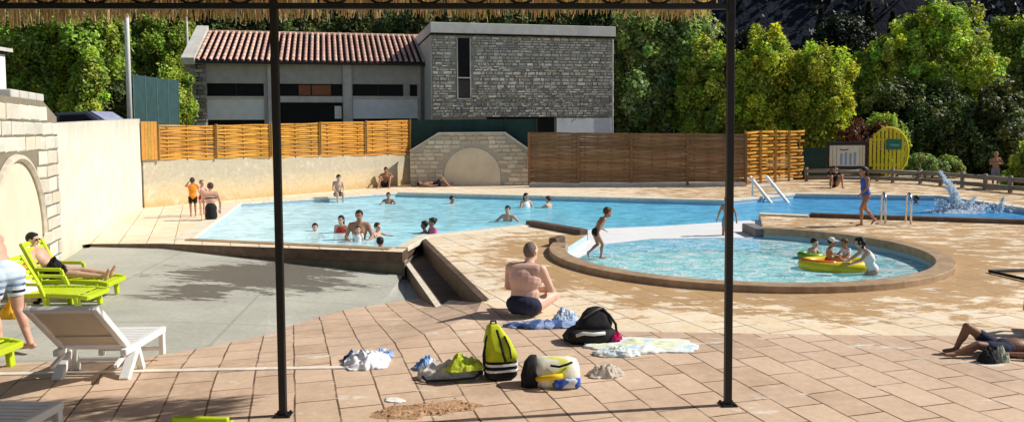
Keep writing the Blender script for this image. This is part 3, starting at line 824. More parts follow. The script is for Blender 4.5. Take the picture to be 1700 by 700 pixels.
# gable rake at left end
mb = MB(); y0 = -.45
p0, p1 = V((xl - .42, y0, eave_z - .03)), V((xl - .42, ridge_y + .1, ridge_z + .16))
d = (p1 - p0); n_ = V((0, -d.z, d.y)).normalized()
mb.obox((p0 + p1) / 2 + n_ * .05, d / 2, (.27, 0, 0), n_ * .16); mb.build('gable_coping', M['concrete'], lb)
mb = MB(); mb.add([(xl - .62, -.1, 0), (xl - .62, ridge_y, 0), (xl - .62, ridge_y, ridge_z), (xl - .62, -.1, eave_z), (xl - .15, -.1, 0), (xl - .15, ridge_y, 0), (xl - .15, ridge_y, ridge_z), (xl - .15, -.1, eave_z)], [(0, 3, 2, 1), (4, 5, 6, 7), (0, 4, 7, 3), (1, 2, 6, 5), (2, 3, 7, 6)])
mb.build('gable_wall', M['mortar'], lb)
mb = MB(); a, b = B(318, 200, by - .2), B(343, 80, by - .2)
stone_face(mb, (a.x - O.x, -.12, 0), (1, 0, 0), 0, .68, eave_z + .15, .34, .17, (.33, .31, .29), .5, .05, sr, None, .4, .035); mb.build('quoin_stones', M['block'], lb)

# tall stone block
BY2 = by + 10 * math.tan(R(13.5)) - 2.6
sb = empty('stone_building', V((0, BY2, GZ)), 'tall grey rubble stone building with flat top and slit window', 'building', None, R(13.5))
O = V((0, BY2, GZ)); YS = BY2
def atS(px, py): return on_plane((0, BY2, GZ), px, py, 0)
xa, xb = atS(717, 60).x, atS(1019, 60).x; x_l = xa
zt = atS(860, 58).z - GZ; zb = atS(860, 194).z - GZ
mb = MB(); mb.box(x_l, xb, .12, 9.5, zb, zt); mb.build('core', M['mortar'], sb)
mb = MB(); mb.box(x_l + .02, xb - .02, .25, 9.4, -.2, zb); mb.build('ground_floor', M['render_wall'], sb)
sx0, sx1, sz1, sz0 = atS(760, 62).x, atS(780, 62).x, atS(770, 63).z - GZ, atS(770, 163).z - GZ
def sm(a, b, z0, z1):
    a += xa; b += xa; z0 += zb; z1 += zb
    return not (b > sx0 - .02 and a < sx1 + .02 and z1 > sz0 and z0 < sz1 + .1)
mb = MB(); stone_face(mb, (xa, .115, zb), (1, 0, 0), 0, xb - xa, zt - zb, .25, .115, (.64, .61, .555), .36, .08, sr, sm, .5, .03); mb.build('rubble_stones', M['block'], sb)
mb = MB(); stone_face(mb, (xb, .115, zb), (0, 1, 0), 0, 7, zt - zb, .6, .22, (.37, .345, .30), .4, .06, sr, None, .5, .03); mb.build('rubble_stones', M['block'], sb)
wn = MB().box(sx0, sx1, .10, .118, sz0, sz1).build('slit_window', M['glass'], sb)
mb = MB(); t = .05
for q in ((sx0 - t, sx0, sz0 - t, sz1), (sx1, sx1 + t, sz0 - t, sz1), (sx0, sx1, sz0 - t, sz0), (sx0, sx1, sz0 + (sz1 - sz0) * .33, sz0 + (sz1 - sz0) * .33 + .05)): mb.box(q[0], q[1], .03, .10, q[2], q[3])
mb.build('frame', M['concrete'], wn)
MB().box(sx0 + .02, sx1 - .02, .09, .098, sz0 + .05, sz0 + (sz1 - sz0) * .30).build('pane', simple('dull_pane', (.06, .05, .045), .2, .2), wn)
zp = atS(860, 41).z - GZ
mb = MB(); mb.box(x_l - .08, xb + .05, -.12, 9.6, zt + .0, zp); mb.build('parapet', simple('grey_parapet', (.60, .60, .58), .85, .15, 3), sb, bevel=.02)
mb = MB(); mb.box(x_l - .06, xb + .03, -.1, 7.58, zt - .08, zt - .003); mb.build('shadow_strip', M['dark'], sb)  # solid dark strip, paints the shade line under the parapet
mb = MB(); mb.box(x_l - .05, x_l - .004, .10, 9.5, 0, zt - .09); mb.build('side_render', M['concrete'], sb)
p, q = atS(810, 218), atS(922, 194); MB().box(p.x, q.x, .2, .24, -.1, q.z - GZ).build('entrance', M['dark'], sb)
p, q = atS(925, 218), atS(1019, 195); MB().box(p.x, q.x, .05, .24, -.1, q.z - GZ - .02).build('white_base_panel', M['panel'], sb)
p = atS(1019, 60); mb = MB(); mb.tube([(xb - .06, .0, 0), (xb - .06, .0, zt)], .04, 8); mb.build('downpipe', M['concrete'], sb)

# tennis court fence and light poles behind the left wall
tfy = 27.0
tf = empty('court_fence', V((-11, tfy, GZ)), 'tall blue green tennis court fence behind the corner of the plaster wall', 'fence')
a, b = atY(221, 124, tfy), atY(296, 134, tfy + 3)
mb = MB(); p0, p1 = V((a.x + 11, 0, 0)), V((b.x + 11, 3, 0))
mb.add([p0, p1, p1 + V((0, 0, b.z - GZ)), p0 + V((0, 0, a.z - GZ))], [(0, 1, 2, 3)]); mb.build('netting', M['net'], tf)
for k in range(5):
    p = p0.lerp(p1, k / 4); mb = MB(); mb.tube([p + V((0, -.03, 0)), p + V((0, -.03, (a.z + (b.z - a.z) * k / 4 - GZ) + .03))], .022, 8); mb.build('post', simple('post_green', (.10, .17, .16), .6), tf)
for px, lab, yy, m_, top in ((214, 'tall white light pole standing behind the cream wall, left of the court fence', 25.5, 'white_paint', -60), (313, 'grey light pole rising behind the tiled building at its left end', 41.0, 'concrete', -60)):
    p = atY(px, 150, yy); pe = empty('light_pole', V((p.x, yy, GZ)), lab, 'light pole')
    h = 10.0; mb = MB(); mb.tube([(0, 0, 0), (0, 0, h)], [.085, .06], 12); mb.build('pole', M[m_], pe, smooth=True)
    mb = MB(); mb.bar((-.6, 0, h), (.6, 0, h), .08, .08); mb.build('crossarm', M['concrete'], pe)
    for q in (-.45, .45):
        mb = MB(); mb.box(q - .2, q + .2, -.15, .12, h + .05, h + .35); mb.build('floodlight', M['post_metal'], pe)
    mb = MB(); mb.box(-.16, .16, -.16, .16, 0, .04); mb.build('base_plate', M['concrete'], pe)

# parked car seen over the wall
cy = 23.4; cp = atY(116, 190, cy)
zc = atY(115, 186, cy).z - GZ - 1.46
car = empty('parked_car', V((cp.x, cy, GZ + zc)), 'dark car parked beyond the cream wall, only its roof and windows showing', 'car')
mb = MB()
prof = [(-2.1, .35), (-2.15, .75), (-1.9, .92), (-1.0, 1.0), (-.45, 1.40), (.9, 1.46), (1.65, 1.02), (2.1, .9), (2.15, .4), (1.7, .25), (-1.7, .25)]
def hw(z): return .86 if z < 1.02 else .86 - (z - 1.02) * .42
vs = [(x, -hw(z), z) for x, z in prof] + [(x, hw(z), z) for x, z in prof]; n = len(prof)
mb.add(vs, [tuple(range(n)), tuple(range(2 * n - 1, n - 1, -1))] + [(i, n + i, n + (i + 1) % n, (i + 1) % n) for i in range(n)])
def carp():
    s = N('car_paint'); return s.done(s.principled((.05, .055, .075), .25, spec=.6, **{'Coat Weight': .6}))
mb.build('body', carp(), car, bevel=.05)
for sd2 in (-1, 1):
    for (xa_, xb_, ta, tb) in ((-.78, .05, -.42, .05), (.12, 1.35, .12, .86)):
        mb = MB(); y0 = sd2 * .868
        mb.add([(xa_, y0, 1.04), (xb_, y0, 1.04), (tb, sd2 * .725, 1.37), (ta, sd2 * .725, 1.35)], [(0, 1, 2, 3) if sd2 < 0 else (3, 2, 1, 0)]); mb.build('window', M['glass'], car)
    for wx in (-1.35, 1.35):
        mb = MB(); mb.tube([(wx, sd2 * .66, .31), (wx, sd2 * .87, .31)], .31, 20); wh = mb.build('wheel', M['rubber'], car)
        mb = MB(); mb.tube([(wx, sd2 * .85, .31), (wx, sd2 * .885, .31)], .18, 14); mb.build('rim', M['chrome'], wh)
mb = MB(); mb.box(-2.17, -2.1, -.7, -.45, .6, .75); mb.build('headlight', M['panel'], car)
mb = MB(); mb.box(-2.17, -2.1, .45, .7, .6, .75); mb.build('headlight', M['panel'], car)
mb = MB(); mb.obox((1.26, 0, 1.27), (.30, 0, -.19), (0, .62, 0), (.01, 0, .012)); mb.build('rear_screen', simple('rear_screen', (.35, .38, .55), .1), car)

# ================================================================== trees
def leaf_mat(name, base, tr=.35):
    s = N(name)
    c = s.mix(1.0, base, s.attr(), 'MULTIPLY')
    p = s.n('ShaderNodeBsdfPrincipled'); s.set(p.inputs['Base Color'], c); p.inputs['Roughness'].default_value = .55; p.inputs['Specular IOR Level'].default_value = .35
    t = s.n('ShaderNodeBsdfTranslucent'); s.set(t.inputs[0], s.mix(1.0, c, (1.3, 1.25, .6), 'MULTIPLY'))
    m_ = s.n('ShaderNodeMixShader'); m_.inputs[0].default_value = tr
    s.t.links.new(p.outputs[0], m_.inputs[1]); s.t.links.new(t.outputs[0], m_.inputs[2]); return s.done(m_.outputs[0])
LM = {
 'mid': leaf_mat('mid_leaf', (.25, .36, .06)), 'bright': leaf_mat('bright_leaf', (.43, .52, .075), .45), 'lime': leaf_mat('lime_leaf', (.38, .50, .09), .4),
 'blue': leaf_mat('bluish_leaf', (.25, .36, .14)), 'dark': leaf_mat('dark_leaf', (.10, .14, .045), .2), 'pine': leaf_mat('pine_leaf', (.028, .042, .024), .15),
 'red': leaf_mat('red_brown_leaf', (.13, .05, .025), .2), 'grass': leaf_mat('grass_blade', (.13, .17, .035), .3)}
def leaves(name, cen, size, nrm, colr, m_, parent, rg, aspect=1.7):
    n = len(cen)
    a = rg.normal(size=(n, 3)); a -= (a * nrm).sum(1)[:, None] * nrm; a /= np.linalg.norm(a, axis=1)[:, None] + 1e-9
    b = np.cross(nrm, a); sz = size * rg.uniform(.6, 1.35, n)
    L_ = a * (sz * aspect / 2)[:, None]; W2 = b * (sz / 2)[:, None]
    v = np.empty((n, 4, 3)); v[:, 0] = cen - L_; v[:, 1] = cen + W2 - L_ * .1; v[:, 2] = cen + L_; v[:, 3] = cen - W2 - L_ * .1
    me = bpy.data.meshes.new(name); me.vertices.add(n * 4); me.loops.add(n * 4); me.polygons.add(n)
    me.vertices.foreach_set('co', v.astype(np.float32).ravel()); me.loops.foreach_set('vertex_index', np.arange(n * 4, dtype=np.int32))
    me.polygons.foreach_set('loop_start', np.arange(0, n * 4, 4, dtype=np.int32)); me.polygons.foreach_set('loop_total', np.full(n, 4, dtype=np.int32))
    me.update(calc_edges=True)
    ca = me.color_attributes.new('col', 'FLOAT_COLOR', 'POINT')
    cc = np.ones((n, 4, 4), dtype=np.float32); cc[:, :, :3] = colr[:, None, :]; ca.data.foreach_set('color', cc.ravel())
    me.materials.append(m_); o = bpy.data.objects.new(name, me); C.objects.link(o)
    if parent: o.parent = parent
    return o
def tree(name, base, lobes, m_, label, cat='tree', clumps=150, per=60, lsize=.2, crad=.5, seed=1, trunk=.18, group=None, asp=1.7, rmin=.45, limb=True):
    """lobes: (x,y,z,rx,ry,rz) relative to the base"""
    clumps = int(clumps * 1.9); per = int(per * 2.9); lsize *= .44; crad *= .98; rg = np.random.default_rng(seed); t = empty(name, base, label, cat, group)
    lb_ = np.array(lobes); vol = lb_[:, 3] * lb_[:, 4] * lb_[:, 5]; pick = rg.choice(len(lb_), clumps, p=vol ** .75 / (vol ** .75).sum())
    d = rg.normal(size=(clumps, 3)); d /= np.linalg.norm(d, axis=1)[:, None]
    r = rg.uniform(rmin, 1.05, clumps) + (rg.random(clumps) < .22) * rg.uniform(.05, .22, clumps)
    cc = lb_[pick, :3] + d * r[:, None] * lb_[pick, 3:]
    keep = cc[:, 2] > .15; cc = cc[keep]; d = d[keep]; r = r[keep]
    k = np.repeat(np.arange(len(cc)), per); n = len(k)
    cr = crad * rg.uniform(.35, 1.3, len(cc)) * np.where(r > 1.05, .6, 1)
    off = rg.normal(size=(n, 3)); off *= (rg.uniform(.2, 1, n) ** .6 / (np.linalg.norm(off, axis=1)))[:, None] * cr[k][:, None]
    off[:, 2] *= 1.05; off[:, :2] *= .85; off[:, 2] += np.abs(rg.normal(size=n)) * .22 * crad * (cc[k][:, 2] > lb_[:, 2].max())
    cen = cc[k] + off
    nr = rg.normal(size=(n, 3)) * .75 + d[k] * .45 + off / cr[k][:, None] * .5 + np.array([0.15, 0, .45]); nr /= np.linalg.norm(nr, axis=1)[:, None]
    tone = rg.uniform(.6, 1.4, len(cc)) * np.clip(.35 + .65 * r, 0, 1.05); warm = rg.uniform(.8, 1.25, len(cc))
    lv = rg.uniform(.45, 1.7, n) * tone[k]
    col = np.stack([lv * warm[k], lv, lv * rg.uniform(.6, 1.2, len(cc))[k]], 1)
    cen[:, 2] = np.maximum(cen[:, 2], .05)
    leaves('crown', cen, lsize, nr, col, m_, t, rg, asp)
    zs = lb_[:, 2].max(); mb = MB(); tr0 = rg.uniform(-.15, .15, 2)
    h = max(.6, zs * .75)
    spine = [(0, 0, -.2), (tr0[0] * .5, tr0[1] * .5, h * .35), (tr0[0], tr0[1], h * .7), (tr0[0] * 1.6, 0, h)]
    mb.tube(spine, [trunk, trunk * .8, trunk * .6, trunk * .3], 8)
    mb.build('trunk', M['bark'], t, smooth=True)
    if limb:
        mb = MB()
        for i in rg.choice(len(cc), min(16, len(cc)), replace=False):
            e = V(cc[i]); s_ = V((tr0[0], tr0[1], max(.3, min(h * .8, e.z * rg.uniform(.4, .7)))))
            md = s_.lerp(e, .5) + V((0, 0, -.15)); mb.tube([s_, md, e], [trunk * .4, trunk * .25, .02], 5)
        mb.build('limbs', M['bark'], t, smooth=True)
    return t
def crown(px0, px1, py0, py1, Y, gz=GZ, dep=None):
    """ellipsoid whose outline covers that rectangle of the photograph"""
    a, b = atY(px0, py1, Y), atY(px1, py0, Y)
    return ((a.x + b.x) / 2, Y, (a.z + b.z) / 2 - gz, (b.x - a.x) / 2, dep or (b.x - a.x) / 2.2, (b.z - a.z) / 2)
def ptree(name, rects, Y, m_, label, gz=GZ, **kw):
    ls = [crown(*r_[:4], Y + (r_[4] if len(r_) > 4 else 0), gz) for r_ in rects]
    bx = sum(l[0] for l in ls) / len(ls)
    ls = [(l[0] - bx, l[1] - Y, l[2], *l[3:]) for l in ls]
    return tree(name, V((bx, Y, gz)), ls, m_, label, **kw)

# behind the left wall
ptree('leafy_tree', [(10, 120, 30, 190), (60, 205, 20, 130), (30, 90, 60, 170, -1)], 33, LM['mid'], 'broad mid green tree behind the arched wall and parked car', clumps=190, per=70, lsize=.24, crad=.6, seed=11, trunk=.2)
ptree('leafy_tree', [(110, 165, 120, 215, 0), (130, 170, 90, 190, 0)], 31, LM['lime'], 'small light green tree with thin trunk just right of the parked car', clumps=46, per=60, lsize=.18, crad=.4, seed=12, trunk=.08)
ptree('leafy_tree', [(150, 215, 90, 215), (165, 205, 40, 200)], 36, LM['dark'], 'narrow dark tree in shadow left of the white pole', clumps=70, per=70, lsize=.22, crad=.5, seed=13)
ptree('leafy_tree', [(215, 320, 20, 130), (225, 300, 60, 170)], 42, LM['mid'], 'green tree behind the court fence, left of the tiled roof', clumps=110, per=70, lsize=.26, crad=.6, seed=14)
ptree('leafy_tree', [(265, 320, 110, 215)], 33, LM['lime'], 'light green bush between court fence and stone pier', cat='bush', clumps=40, per=60, lsize=.18, crad=.4, seed=15, trunk=.08)
ptree('leafy_tree', [(-90, 40, 10, 200), (-60, 30, 60, 210)], 36, LM['dark'], 'dark tree at far left behind the white hut', clumps=110, per=70, lsize=.28, crad=.7, seed=16)
# behind the buildings
for i, (x0, x1, y0) in enumerate([(290, 420, 12), (395, 540, 6), (520, 640, 16), (610, 760, 4), (740, 880, 0), (850, 980, -6), (950, 1060, -14)]):
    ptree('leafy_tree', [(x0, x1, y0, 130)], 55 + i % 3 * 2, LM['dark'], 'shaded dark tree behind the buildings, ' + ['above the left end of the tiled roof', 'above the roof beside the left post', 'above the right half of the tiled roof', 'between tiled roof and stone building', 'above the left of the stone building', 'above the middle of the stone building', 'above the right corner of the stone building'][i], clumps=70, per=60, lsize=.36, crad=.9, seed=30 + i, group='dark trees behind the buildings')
# right of the stone building
ptree('leafy_tree', [(1000, 1150, 15, 120), (1020, 1190, 40, 200), (1020, 1110, 100, 240, -2), (1110, 1185, 20, 110)], 41, LM['blue'], 'large bluish green tree immediately right of the stone building', clumps=210, per=70, lsize=.27, crad=.65, seed=51, trunk=.3)
ptree('leafy_tree', [(1120, 1240, 90, 250), (1150, 1210, 70, 160)], 38.5, LM['lime'], 'yellow green tree directly behind the right post', gz=.4, clumps=130, per=65, lsize=.23, crad=.55, seed=52)
ptree('leafy_tree', [(1215, 1330, 65, 215), (1210, 1310, 120, 260), (1240, 1300, 55, 120)], 37.5, LM['bright'], 'sunlit bright yellow green tree above the ragged orange fence', gz=.2, clumps=170, per=65, lsize=.23, crad=.55, seed=53)
ptree('leafy_tree', [(1310, 1415, 78, 230), (1300, 1400, 140, 270)], 36.5, LM['bright'], 'yellow green tree with drooping crown left of the notice board', gz=0, clumps=140, per=65, lsize=.22, crad=.5, seed=54)
ptree('leafy_tree', [(1420, 1560, 60, 190), (1470, 1650, 25, 190), (1560, 1668, 90, 250), (1500, 1600, 14, 90), (1420, 1500, 110, 200)], 41, LM['lime'], 'big round light green tree rising highest on the right', gz=0, clumps=270, per=70, lsize=.25, crad=.6, seed=55, trunk=.3, rmin=.6)
ptree('leafy_tree', [(1420, 1560, 140, 260), (1480, 1640, 150, 290)], 38.5, LM['dark'], 'dark shaded tree below the big round tree', gz=0, clumps=120, per=70, lsize=.25, crad=.6, seed=56)
ptree('leafy_tree', [(1635, 1715, 40, 150)], 56, LM['mid'], 'mid green tree far back at the upper right edge', gz=0, clumps=70, per=60, lsize=.3, crad=.8, seed=57)
ptree('leafy_tree', [(1655, 1760, 90, 260), (1680, 1800, 60, 200)], 43, LM['blue'], 'bluish tree cut off by the right edge of the picture', gz=0, clumps=110, per=65, lsize=.26, crad=.65, seed=58)
ptree('leafy_tree', [(1350, 1440, 40, 130)], 60, LM['pine'], 'dull dark tree far behind the yellow green trees', gz=0, clumps=60, per=60, lsize=.36, crad=.9, seed=59)
ptree('leafy_tree', [(1215, 1290, 60, 160), (1180, 1230, 60, 150)], 52, LM['pine'], 'dark tree behind the right post against the mountain', gz=0, clumps=60, per=60, lsize=.32, crad=.8, seed=60)
# small conifers on the slope
def conifer(px, pyt, pyb, Y, label, seed):
    a, b = atY(px, pyb, Y), atY(px, pyt, Y); h = b.z - a.z; rg = np.random.default_rng(seed)
    t = empty('conifer', V((a.x, Y, a.z)), label, 'conifer', None)
    n = 1500; z = rg.uniform(0.08, 1, n) ** 1.1; ly = np.floor(z * 13) / 13; rr_ = (1 - z) * h * .24 * (1.0 - .55 * (z * 13 - np.floor(z * 13))) * rg.uniform(.4, 1.1, n) + .05; th = rg.uniform(0, 6.283, n)
    cen = np.stack([rr_ * np.cos(th), rr_ * np.sin(th), z * h], 1)
    nr = np.stack([np.cos(th) * .4, np.sin(th) * .4, np.ones(n)], 1) + rg.normal(size=(n, 3)) * .4; nr /= np.linalg.norm(nr, axis=1)[:, None]
    l_ = rg.uniform(.5, 1.6, n); leaves('crown', cen, h * .045, nr, np.stack([l_, l_, l_], 1), LM['pine'], t, rg, 2.2)
    mb = MB(); mb.tube([(0, 0, -.5), (0, 0, h * .97)], [h * .025, .02], 6); mb.build('trunk', M['bark'], t)
for i, (px, t_, b_, Y, lb__) in enumerate([(1441, 4, 90, 66, 'slim dark conifer standing tallest above the trees at centre right'), (1362, 14, 100, 70, 'dark conifer above the yellow green trees'), (1480, 20, 110, 70, 'dark conifer just left of the big round tree'), (1386, 30, 100, 62, 'short dark conifer low between two taller ones'), (1540, 3, 90, 75, 'dark conifer peeping over the big round tree')]):
    conifer(px, t_, b_, Y, lb__, 80 + i)
# scrub on the mountain side, one mass
hs_rg = np.random.default_rng(99); nn0 = 900
tx, tt = hs_rg.uniform(-110, 110, nn0), hs_rg.uniform(.0, .55, nn0) ** 1.2
cen0 = np.stack([tx, 77 + 80 * tt, -1 + 130 * tt], 1); kk0 = np.repeat(np.arange(nn0), 46); sz0_ = hs_rg.uniform(1.0, 2.4, nn0)
cn = cen0[kk0] + hs_rg.normal(size=(len(kk0), 3)) * np.array([.6, .5, .75]) * sz0_[kk0][:, None]
nr0 = hs_rg.normal(size=(len(kk0), 3)) + np.array([0, -.6, .6]); nr0 /= np.linalg.norm(nr0, axis=1)[:, None]
tn = (hs_rg.uniform(.4, 1.7, nn0)[kk0] * hs_rg.uniform(.6, 1.4, len(kk0)))
o = leaves('hillside_scrub', cn, .62, nr0, np.stack([tn * .9, tn, tn * 1.25], 1), leaf_mat('hill_scrub_leaf', (.018, .026, .024), .1), None, hs_rg, 1.5)
tag(o, 'dark wooded scrub covering the shaded mountain side behind everything', 'scrub', kind='stuff')
# hedge and bushes by the far arm of the pool
ptree('bush', [(1505, 1600, 175, 312), (1440, 1530, 215, 310)], 36, LM['dark'], 'dark bush behind the yellow slatted sign', cat='bush', gz=0, clumps=100, per=65, lsize=.2, crad=.5, seed=61, limb=False)
ptree('bush', [(1560, 1720, 170, 315), (1600, 1700, 140, 250)], 35.5, LM['dark'], 'dark bush behind the standing bather at right', cat='bush', gz=0, clumps=130, per=65, lsize=.22, crad=.5, seed=62, limb=False)
ptree('bush', [(1505, 1590, 262, 312)], 32.5, LM['blue'], 'low greyish bush beside the railing, right of the yellow sign', cat='bush', gz=0, clumps=50, per=55, lsize=.14, crad=.32, seed=63, limb=False, trunk=.05)
ptree('bush', [(1664, 1740, 262, 328), (1690, 1760, 235, 320)], 26.5, LM['lime'], 'spiky light green shrub at the right edge near the far pool arm', cat='bush', gz=0, clumps=60, per=60, lsize=.11, crad=.3, seed=64, limb=False, trunk=.05, asp=4)
ptree('bush', [(1392, 1475, 203, 262), (1410, 1490, 215, 250)], 33.5, LM['red'], 'reddish brown shrub above the notice board', cat='bush', gz=0, clumps=44, per=60, lsize=.16, crad=.36, seed=65, limb=False, trunk=.06)
ptree('bush', [(1425, 1500, 195, 300)], 34.5, LM['lime'], 'light green bush glimpsed between the slats of the yellow sign', cat='bush', gz=0, clumps=40, per=55, lsize=.17, crad=.4, seed=66, limb=False, trunk=.06)
# ================================================================== pergola
from mathutils import noise as mnoise
pg = empty('pergola', V((0, 5.8, 0)), 'black metal pergola with scroll frieze and reed roof, framing the view close to the camera', 'pergola')
Pp = [V((-5.2, 5.56, 0)), V((-1.745, 5.73, 0)), V((1.665, 5.89, 0))]
off = V((0, -5.8, 0)); zr0 = atY(450, 11.5, 5.75).z
pdir = (Pp[2] - Pp[1]).normalized(); pnn = V((-pdir.y, pdir.x, 0))
for p in Pp:
    mb = MB(); mb.obox(p + off + V((0, 0, 1.72)), pdir * .027, pnn * .027, (0, 0, 1.72)); po = mb.build('post', M['post_metal'], pg, bevel=.006)
    mb = MB(); mb.obox(p + off + V((0, 0, .008)), pdir * .06, pnn * .06, (0, 0, .006))
    for a in (-1, 1):
        for b in (-1, 1): q = p + off + pdir * .045 * a + pnn * .045 * b; mb.tube([q + V((0, 0, .012)), q + V((0, 0, .026))], .01, 6)
    mb.build('base_plate', M['post_metal'], po)
for z, h in ((zr0, .022), (zr0 + .30, .02)):
    mb = MB(); a, b = Pp[0] - pdir * 2, Pp[2]; mb.obox((a + b) / 2 + off + V((0, 0, z)), (b - a) / 2, pnn * .02, (0, 0, h)); mb.build('rail', M['post_metal'], pg, bevel=.004)
q = -6.8
while q < 3.35:
    c = Pp[1] + pdir * q + off + V((0, 0, zr0 + .145))
    if not any(abs((Pp[1] + pdir * q - p).length) < .14 for p in Pp):
        mb = MB(); mb.tube([c + pdir * .125 * math.cos(t) + V((0, 0, .125 * math.sin(t))) for t in [2 * math.pi * k / 20 for k in range(21)]], .011, 6)
        c2 = c + pdir * .06
        mb.tube([c2 + pdir * (.06 - .012 * t) * math.cos(t * .9 + 2) * .9 + V((0, 0, (.06 - .012 * t) * math.sin(t * .9 + 2))) for t in [k * .3 for k in range(14)]], .007, 5)
        mb.build('scroll', M['post_metal'], pg)
    q += .345
def reedm():
    s = N('dry_reed'); c = s.mix(1.0, (.95, .92, .85), s.attr(), 'MULTIPLY'); d = s.n('ShaderNodeBsdfDiffuse'); s.set(d.inputs[0], c); t = s.n('ShaderNodeBsdfTranslucent'); s.set(t.inputs[0], c)
    m_ = s.n('ShaderNodeMixShader'); m_.inputs[0].default_value = .6; s.t.links.new(d.outputs[0], m_.inputs[1]); s.t.links.new(t.outputs[0], m_.inputs[2]); return s.done(m_.outputs[0])
M['reed_thin'] = reedm()
rr = random.Random(4)
xE = atY(1186, 25, 6.3).x; fz = 3.065
mb = MB()
# reed mat roof resting on the upper rail; front edge overhangs
nseg = 60
for j in range(2):
    pass
for k in range(24):
    y0 = 1.2 + 4.95 * k / 24; y1 = 1.2 + 4.95 * (k + 1.06) / 24
    kk = rr.uniform(.75, 1.15)
    mb.box(-8, xE - rr.uniform(0, .05), y0 - 5.8, y1 - 5.8, zr0 + .33 + .04 * k / 24 + rr.uniform(0, .02), zr0 + .42 + rr.uniform(0, .03), (.42 * kk, .35 * kk, .20 * kk))
mb.build('reed_roof', M['reed'], pg)
mb = MB(); nfr = 1500
for k in range(nfr):
    x = rr.uniform(-5.6, xE); layer = rr.random()
    lowz = fz - .045 + .05 * mnoise.noise((x * 1.1, 3.3, 0)) + .05 * mnoise.noise((x * 5.0, 1.3, 0))
    if x < -1.55: lowz -= .02 + .03 * mnoise.noise((x * 2.2, 9, 0))
    zt_ = zr0 + .40 + rr.uniform(-.02, .04); y = 6.24 + layer * .42
    zb_ = lowz + rr.uniform(-.01, .06) + (1 - layer) * .05
    sl = rr.gauss(-.03, .045); wq = rr.uniform(.006, .014)
    t_ = rr.random(); k_ = rr.uniform(.6, 1.05)
    col = (.95 * k_, .84 * k_, .60 * k_) if t_ < .55 else ((.78 * k_, .72 * k_, .40 * k_) if t_ < .8 else (.88 * k_, .72 * k_, .62 * k_))
    zb_ += (y - 6.2) * .16; p, q_ = V((x, y - 5.8 - .12, zt_)), V((x + sl, y - 5.8 + rr.uniform(-.05, .08), zb_))
    md = p.lerp(q_, .5) + V((rr.uniform(-.01, .01), .03, 0))
    vs = []
    for pt, w_ in ((p, wq), (md, wq), (q_, wq * .35)):
        vs += [pt + V((-w_, 0, 0)), pt + V((w_ * .5, -w_ * .9, 0)), pt + V((w_ * .5, w_ * .9, 0))]
    mb.add(vs, [(0, 1, 4, 3), (1, 2, 5, 4), (2, 0, 3, 5), (3, 4, 7, 6), (4, 5, 8, 7), (5, 3, 6, 8), (6, 7, 8)], col)
mb.build('reed_fringe', M['reed_thin'], pg)

# ================================================================== loungers
M['lime'] = simple('lime_plastic', (.50, .62, .02), .4, .08, 6, .05, .4)
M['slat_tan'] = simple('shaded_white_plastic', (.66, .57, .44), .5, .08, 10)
def white_lounger():
    t = empty('sun_lounger', (0, 0, 0), 'x', 'sun lounger', 'white plastic sun loungers')
    W, Ls, Hh = .29, .70, .27
    mb = MB()
    for sx in (-1, 1): mb.box(sx * W - .03, sx * W + .03, -.10, Ls, Hh - .06, Hh)
    mb.box(-W, W, Ls - .06, Ls, Hh - .055, Hh - .004); mb.build('frame', M['white_paint'], t, bevel=.012)
    mb = MB()
    for k in range(11): mb.box(-W + .032, W - .032, .02 + k * .060, .066 + k * .060, Hh - .03, Hh - .006)
    mb.build('seat', M['white_paint'], t, bevel=.004)
    a = R(42); d = V((0, -math.cos(a), math.sin(a))); n_ = V((0, -math.sin(a), -math.cos(a))); o_ = V((0, 0, Hh - .0)); Lb = .69
    mb = MB()
    for sx in (-1, 1): mb.obox(o_ + d * Lb / 2 + V((sx * (W - .015), 0, 0)), (.028, 0, 0), d * Lb / 2, n_ * .028)
    for q in (.04, Lb - .03): mb.obox(o_ + d * q, (W - .045, 0, 0), d * .03, n_ * .022)
    br_ = mb.build('backrest', M['white_paint'], t, bevel=.01)
    mb = MB(); ns = 21
    for k in range(ns):
        x = -W + .055 + (2 * W - .11) * k / (ns - 1); mb.obox(o_ + d * Lb / 2 + V((x, 0, 0)), (.0108, 0, 0), d * (Lb / 2 - .07), n_ * .008)
    mb.obox(o_ + d * Lb * .30 + n_ * .012, (W - .045, 0, 0), d * .018, n_ * .01)
    mb.build('slats', M['slat_tan'], br_)
    for sx in (-1, 1):
        mb = MB(); mb.bar((sx * W, Ls - .035, 0), (sx * W, Ls - .035, Hh - .03), .05, .05, (0, 1, 0)); mb.build('leg', M['white_paint'], t, bevel=.008)
        mb = MB(); mb.bar((sx * W, .23, 0), (sx * W, .14, Hh - .05), .05, .06, (1, 0, 0)); mb.build('leg', M['white_paint'], t, bevel=.008)
        mb = MB(); mb.bar((sx * W, -.10, 0), (sx * W, .10, Hh - .05), .05, .09, (1, 0, 0)); mb.build('leg', M['white_paint'], t, bevel=.008)
        mb = MB(); mb.bar((sx * (W - .02), -.2, Hh - .12), (sx * (W - .02), -.02, Hh - .06), .03, .03, (1, 0, 0)); mb.build('hinge', M['white_paint'], t)
    mb = MB(); mb.bar((-W, Ls - .035, .06), (W, Ls - .035, .06), .03, .03); mb.build('crossbar', M['white_paint'], t)
    mb = MB(); mb.bar((-W, .19, .1), (W, .19, .1), .03, .03); mb.build('crossbar', M['white_paint'], t)
    return t
wl1 = white_lounger(); wl1.location = (-3.68, 6.70, -.0); wl1.rotation_euler = (0, 0, R(1))
wl1['label'] = 'white plastic sun lounger seen from behind its raised slatted backrest, at left'
wl2 = copy_tree(wl1); wl2.location = (-3.46, 4.54, .04); wl2.rotation_euler = (0, 0, R(-4))
wl2['label'] = 'sun lounger cut off by the lower left corner, its foot end in shade'
